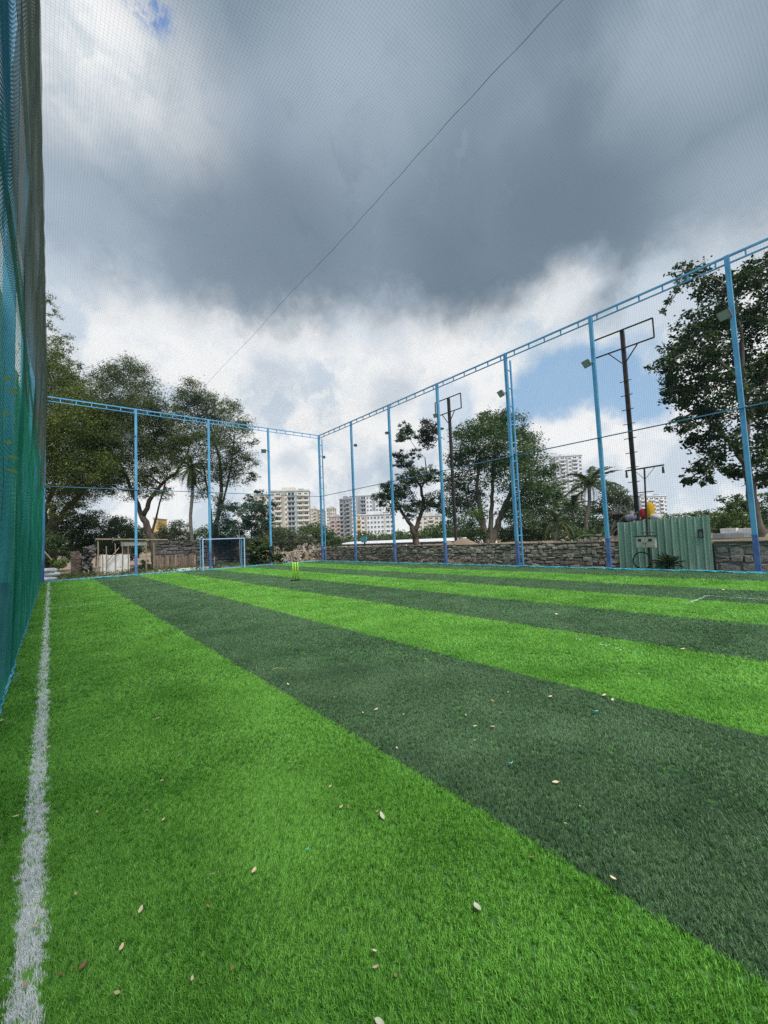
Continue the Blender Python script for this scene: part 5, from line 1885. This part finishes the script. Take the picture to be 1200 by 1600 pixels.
def block(name, label, px0, px1, py_top, dist, floors, cols, m, yaw=0.0, depth=12, frame='b_white', roof='b_grey', fh=3.05, side=None, zb=-1.5, tank=True,
          bal='b_white', sidecols=0, skip=0):
    """cols: list of (kind, width); kinds: w window, W wide window, b balcony, s:<mat> coloured strip, r recess"""
    pL, pR = at_depth(px0, py_top, dist), at_depth(px1, py_top, dist)
    w = float(np.linalg.norm((pR - pL)[:2]))
    top = float((pL[2] + pR[2]) / 2)
    mid = (pL + pR) / 2
    face = math.atan2((pR - pL)[1], (pR - pL)[0]) + yaw
    root = thing(name, label, 'building', (mid[0], mid[1], zb), None, True, face)
    h = top - zb
    MB().box(-w / 2, w / 2, 0.0, depth, 0, h).build('wall', M[m], root)
    rf_ = MB().box(-w / 2 - .3, w / 2 + .3, -.35, depth + .3, h, h + .35).build('roof', M[roof], root)
    MB().box(-w / 2 - .3, w / 2 + .3, -.35, -.1, h + .351, h + 1.0).build('parapet', M[m], rf_)
    if tank:
        MB().box(-w * .22, w * .12, depth * .25, depth * .6, h + .351, h + 3.0).build('stair_head', M[m], rf_)
        MB().box(w * .2, w * .36, depth * .3, depth * .55, h + .351, h + 2.1).build('water_tank', M['b_grey'], rf_)
    tot = sum(c[1] for c in cols)
    x = -w / 2
    for kind, cw in cols:
        ww = cw / tot * w
        xc = x + ww / 2
        x += ww
        if kind.startswith('s:'):
            MB().box(xc - ww / 2, xc + ww / 2, -.32, -.002, 0, h - .01).build('facade_strip', M[kind[2:]], root)
            continue
        for f in range(floors):
            zc = h - 1.65 - f * fh
            if zc < skip:
                break
            if kind in 'wW':
                o = link('window', WINF[frame], root)
                o.location = (xc, -.003, zc)
                ws = (ww * (.62 if kind == 'w' else .82), .14, 1.45)
                o.scale = ws
                p = link('pane', PANE, o)
            elif kind == 'b':
                o = link('window', WINF[frame], root)
                o.location = (xc, -.003, zc - .1)
                o.scale = (ww * .66, .12, 2.0)
                p = link('pane', PANE, o)
                s = link('balcony', SLABS[bal], root)
                s.location = (xc, -.004, zc - 1.0)
                s.scale = (ww * .96, 1.25, 1.0)
            elif kind == 'r':
                o = link('window', WINF[frame], root)
                o.location = (xc, -.003, zc)
                o.scale = (ww * .96, .05, 2.5)
                p = link('pane', PANE, o)
                s = link('balcony', SLABS['b_grey'], root)
                s.location = (xc, -.004, zc - 1.2)
                s.scale = (ww * .98, .9, .7)
    if sidecols:
        sx = -w / 2 if sidecols < 0 else w / 2
        n = abs(sidecols)
        for i in range(n):
            for f in range(floors):
                zc = h - 1.65 - f * fh
                if zc < skip:
                    break
                o = link('window', WINF[frame], root)
                o.location = (sx + (.003 if sidecols > 0 else -.003), depth * (i + .5) / n, zc)
                o.rotation_euler = (0, 0, PI / 2 if sidecols > 0 else -PI / 2)
                o.scale = (depth / n * .5, .14, 1.4)
                link('pane', PANE, o)
    return root


block('apartment_block', 'tall cream apartment block with balcony rows behind the far fence', 423, 482, 768, 250, 10,
      [('w', 5), ('b', 8), ('s:b_tan', 3), ('w', 3.5), ('r', 9), ('s:b_teal', 2.4), ('b', 7), ('b', 7)], 'b_cream', 0.12, 14, 'b_white', sidecols=-3, bal='b_cream', skip=4)
block('apartment_block', 'pale greenish wing left of the tall cream apartment block', 397, 422, 774, 262, 9, [('w', 3), ('b', 5), ('w', 3)], 'b_cream', 0.1, 12, 'b_cream', roof='b_teal', bal='b_cream', skip=4, tank=False)
block('apartment_block', 'distant cream block just right of the tall cream one', 484, 494, 796, 420, 9, [('w', 1), ('w', 1), ('b', 1.3)], 'b_cream', 0, 12, 'b_cream', skip=6, fh=3.2, bal='b_cream')
block('apartment_block', 'distant narrow tan block behind the corner post', 496, 506, 798, 430, 9, [('w', 1), ('b', 1.3), ('w', 1)], 'b_tan', 0, 12, 'b_cream', skip=6, fh=3.2, bal='b_cream')
block('apartment_block', 'distant twin block right of the corner post', 510, 523, 795, 400, 9, [('w', 1), ('s:b_tan', .5), ('w', 1), ('w', 1)], 'b_cream', 0, 12, 'b_cream', skip=6, fh=3.2)
block('apartment_block', 'faded pink low block left of the grey tower', 514, 531, 808, 330, 7, [('w', 1), ('b', 1.3), ('w', 1), ('b', 1.3)], 'b_pink', 0, 12, 'b_white', skip=4, bal='b_pink')
block('apartment_block', 'bare grey side tower with dark balconies beside the white one', 530, 546, 781, 300, 12, [('b', 1.2), ('w', 1), ('b', 1.2)], 'b_grey', -0.2, 10, 'b_grey', roof='b_grey', bal='b_grey', skip=4)
block('apartment_block', 'white tower with small dark windows at the corner of the site', 546, 596, 775, 305, 12, [('w', 1), ('w', 1), ('s:b_grey', 1.3), ('r', 1.6), ('w', 1), ('w', 1), ('s:b_grey', .8), ('w', 1), ('w', 1)], 'b_white', 0, 12, 'b_white', skip=4)
block('apartment_block', 'white lower block with grid of square windows and ochre bay', 557, 616, 805, 270, 7, [('b', 1.2), ('W', 1), ('s:b_tan', .5), ('w', .9), ('w', .9), ('w', 1), ('w', 1), ('w', 1), ('s:b_cream', .4), ('W', 1.2), ('W', 1.2)], 'b_white', 0, 12, 'b_white', bal='b_yellow', skip=3, fh=3.0)
block('apartment_block', 'low cream block half hidden behind the leaning tree', 652, 694, 807, 320, 4, [('w', 1), ('w', 1), ('b', 1.2), ('w', 1), ('w', 1)], 'b_cream', 0, 12, 'b_cream', skip=4, bal='b_cream')
block('apartment_block', 'tall grey white tower rising above the palms', 868, 908, 713, 330, 20, [('w', 1), ('b', 1.4), ('s:b_grey', .5), ('w', 1), ('b', 1.4), ('w', 1)], 'b_white', -.12, 16, 'b_white', roof='b_grey', bal='b_white', skip=8, sidecols=2)
block('apartment_block', 'white block with balconies behind the red cloth', 998, 1043, 776, 330, 9, [('b', 1.3), ('w', 1), ('b', 1.3), ('s:b_grey', .3), ('W', 1), ('b', 1.2), ('w', .8)], 'b_white', .1, 14, 'b_white', skip=4, sidecols=2)
block('apartment_block', 'narrow far white block behind the tall black pole', 983, 996, 778, 380, 8, [('w', 1), ('b', 1.2), ('w', 1)], 'b_white', 0, 12, 'b_white', skip=4)
block('apartment_block', 'ochre block glimpsed through the forked tree', 240, 246, 811, 230, 5, [('w', 1), ('s:b_yellow', 1), ('w', 1)], 'b_yellow', 0, 10, 'b_cream', skip=3, tank=False)
block('apartment_block', 'far pale building glimpsed through the bushes at left', 80, 118, 826, 260, 4, [('w', 1), ('b', 1), ('w', 1), ('w', 1)], 'b_white', 0, 10, 'b_white', skip=3, tank=False)

# ------------------------------------------------------------------ dry leaves and scraps on the turf
def leaf_mesh(m, seed, name='dry_leaf', curl=0.25):
    rg = np.random.default_rng(seed)
    mb = MB()
    n = 6
    for i in range(n + 1):
        t = i / n
        w = 0.5 * 0.46 * math.sin(t * PI) ** 0.75 * (1.15 - 0.3 * t)
        x = t - 0.5
        z = curl * (x * x) * 1.2 + rg.uniform(-.02, .02)
        mb.v += [(x, -w, z + curl * 0.5 * w + rg.uniform(0, .04)), (x, 0, z), (x, w, z + curl * 0.5 * w + rg.uniform(0, .04))]
    for i in range(n):
        for k in (0, 1):
            a = i * 3 + k
            mb.f.append((a, a + 3, a + 4, a + 1))
    st_ = len(mb.v)
    mb.tube([(-0.5, 0, curl * .3), (-0.66, 0.03, curl * .35 + .05)], .015, 4)
    return mb.mesh(name, m, smooth=True)


LP = [leaf_mesh(M['dry_pale'], s) for s in range(4)]
LB = [leaf_mesh(M['dry_brown'], s, curl=.4) for s in range(10, 13)]
LG = [leaf_mesh(M['dry_grey'], 20), leaf_mesh(M['dry_grey'], 21)]


def drop(px, py, size, kind, label, group=None, rot=None):
    p = on_ground(px, py, 0.035)
    me = random.choice({'p': LP, 'b': LB, 'g': LG}[kind])
    o = link('fallen_leaf', me)
    o.location = (p[0], p[1], 0.031 + size * .08)
    o.rotation_euler = (random.uniform(-.35, .35), random.uniform(-.35, .35), random.uniform(0, 6.28) if rot is None else rot)
    size *= 0.85
    o.scale = (size, size * random.uniform(.8, 1.2), size)
    tag(o, label, 'leaf', group or 'dry leaves lying on the turf')


drop(597, 1275, .062, 'g', 'large pale grey leaf near the middle of the front stripe', rot=1.3)
drop(589, 1267, .026, 'b', 'small brown leaf touching the large pale grey leaf')
drop(533, 1260, .036, 'p', 'pale twig like leaf left of the large grey leaf', rot=.2)
drop(544, 1260, .026, 'b', 'short brownish leaf beside the twig like one')
drop(397, 1360, .050, 'p', 'large tan leaf on the front stripe below the turquoise scrap', rot=.9)
drop(746, 1418, .056, 'g', 'dull greenish grey leaf low on the front stripe by the dark stripe')
drop(130, 1508, .042, 'b', 'brown pointed leaf near the white line, low in view', rot=.8)
drop(95, 1521, .032, 'b', 'round brown leaf just left of the brown pointed leaf')
drop(190, 1479, .036, 'p', 'slender pale leaf up and right of the brown pointed leaf', rot=1.1)
drop(220, 1420, .036, 'p', 'pale leaf standing half way up the front stripe by the white line', rot=1.0)
drop(53, 1446, .034, 'p', 'pale leaf lying on the edge of the white line')
drop(40, 1537, .034, 'p', 'pale leaf on the white line nearest the camera')
drop(25, 1275, .044, 'p', 'tan leaf between the white line and the net')
drop(3, 1126, .07, 'p', 'large tan leaf at the foot of the left net, at the edge')
drop(12, 1131, .05, 'p', 'curled tan leaf beside the large one at the left net')
drop(332, 1365, .032, 'p', 'small pale leaf left of the large tan leaf')
drop(868, 1222, .048, 'p', 'pale leaf lying alone on the broad dark stripe at right', rot=2.5)
drop(832, 1339, .036, 'b', 'brown leaf on the border of the front stripe and dark stripe')
drop(588, 1108, .050, 'p', 'pale leaf on the dark stripe nearest the front stripe', rot=2.8)
drop(770, 1095, .050, 'b', 'reddish brown leaf highest on the broad dark stripe')
drop(743, 1134, .045, 'p', 'left leaf of the pale pair on the broad dark stripe')
drop(770, 1135, .045, 'p', 'right leaf of the pale pair on the broad dark stripe')
drop(168, 1022, .075, 'g', 'whitish leaf on the first light stripe far from the camera')
for px, py, s, k in ((183, 1550, .028, 'p'), (587, 1510, .03, 'p'), (585, 1484, .024, 'p'), (593, 1596, .04, 'g'), (618, 1524, .024, 'b'), (516, 1228, .028, 'p'), (453, 1190, .03, 'p'),
                    (462, 1189, .026, 'p'), (280, 1180, .04, 'p'), (247, 1122, .05, 'p'), (230, 1265, .03, 'p'), (255, 1280, .03, 'p'), (152, 1268, .03, 'p'), (118, 1396, .028, 'p'),
                    (325, 1415, .026, 'b'), (362, 1512, .024, 'b'), (75, 1167, .05, 'p'), (40, 1250, .03, 'p'), (200, 1205, .028, 'b'), (253, 1219, .03, 'p'), (300, 1528, .025, 'p')):
    drop(px, py, s, k, 'small dry leaf on the front light green stripe', 'small dry leaves on the light stripe')
for px, py, s in ((631, 1116, .04), (728, 1117, .036), (742, 1156, .03), (860, 1088, .05), (450, 1069, .05), (522, 1089, .03), (567, 1113, .03), (906, 1259, .03), (958, 1371, .03),
                  (884, 1286, .03), (794, 1081, .03), (620, 1168, .03), (636, 1030, .05), (665, 1029, .04)):
    drop(px, py, s, 'p', 'small dry leaf on the broad dark green stripe', 'small dry leaves on the dark stripe')
for px, py, s in ((944, 1086, .06), (957, 1093, .05), (997, 1053, .05), (1067, 1014, .07), (1142, 973, .10), (1130, 922, .11), (1173, 922, .11), (1125, 925, .09), (870, 960, .1), (128, 960, .1)):
    drop(px, py, s, 'p', 'small whitish leaf on the far light green stripes', 'small whitish leaves farther off')


def scrap(px, py, s, label):
    p = on_ground(px, py, .045)
    mb = MB()
    for k in range(5):
        a = random.uniform(0, 6.28)
        d = Vector((math.cos(a), math.sin(a), random.uniform(-.1, .4))) * s
        n = Vector((-d.y, d.x, 0)) * .16
        q = Vector(p)
        mb.quad(q - n, q + d * .6 - n, q + d + Vector((0, 0, s * .1)), q + n)
    tag(mb.build('net_scrap', M['teal_scrap']), label, 'scrap', 'turquoise scraps of net twine')


scrap(482, 1326, .016, 'turquoise twine scrap on the front light stripe')
scrap(799, 1192, .02, 'turquoise twine scrap on the broad dark stripe')
scrap(930, 1111, .028, 'turquoise twine scrap at the upper edge of the broad dark stripe')
tw = MB()
p, q = Vector(on_ground(425, 1046, .045)), Vector(on_ground(443, 1045, .045))
tw.tube([p, (p + q) / 2 + Vector((0, .02, .01)), q], [.004, .005, .003], 5)
tag(tw.build('twig', M['bamboo']), 'thin dry twig lying across the broad dark stripe', 'twig')
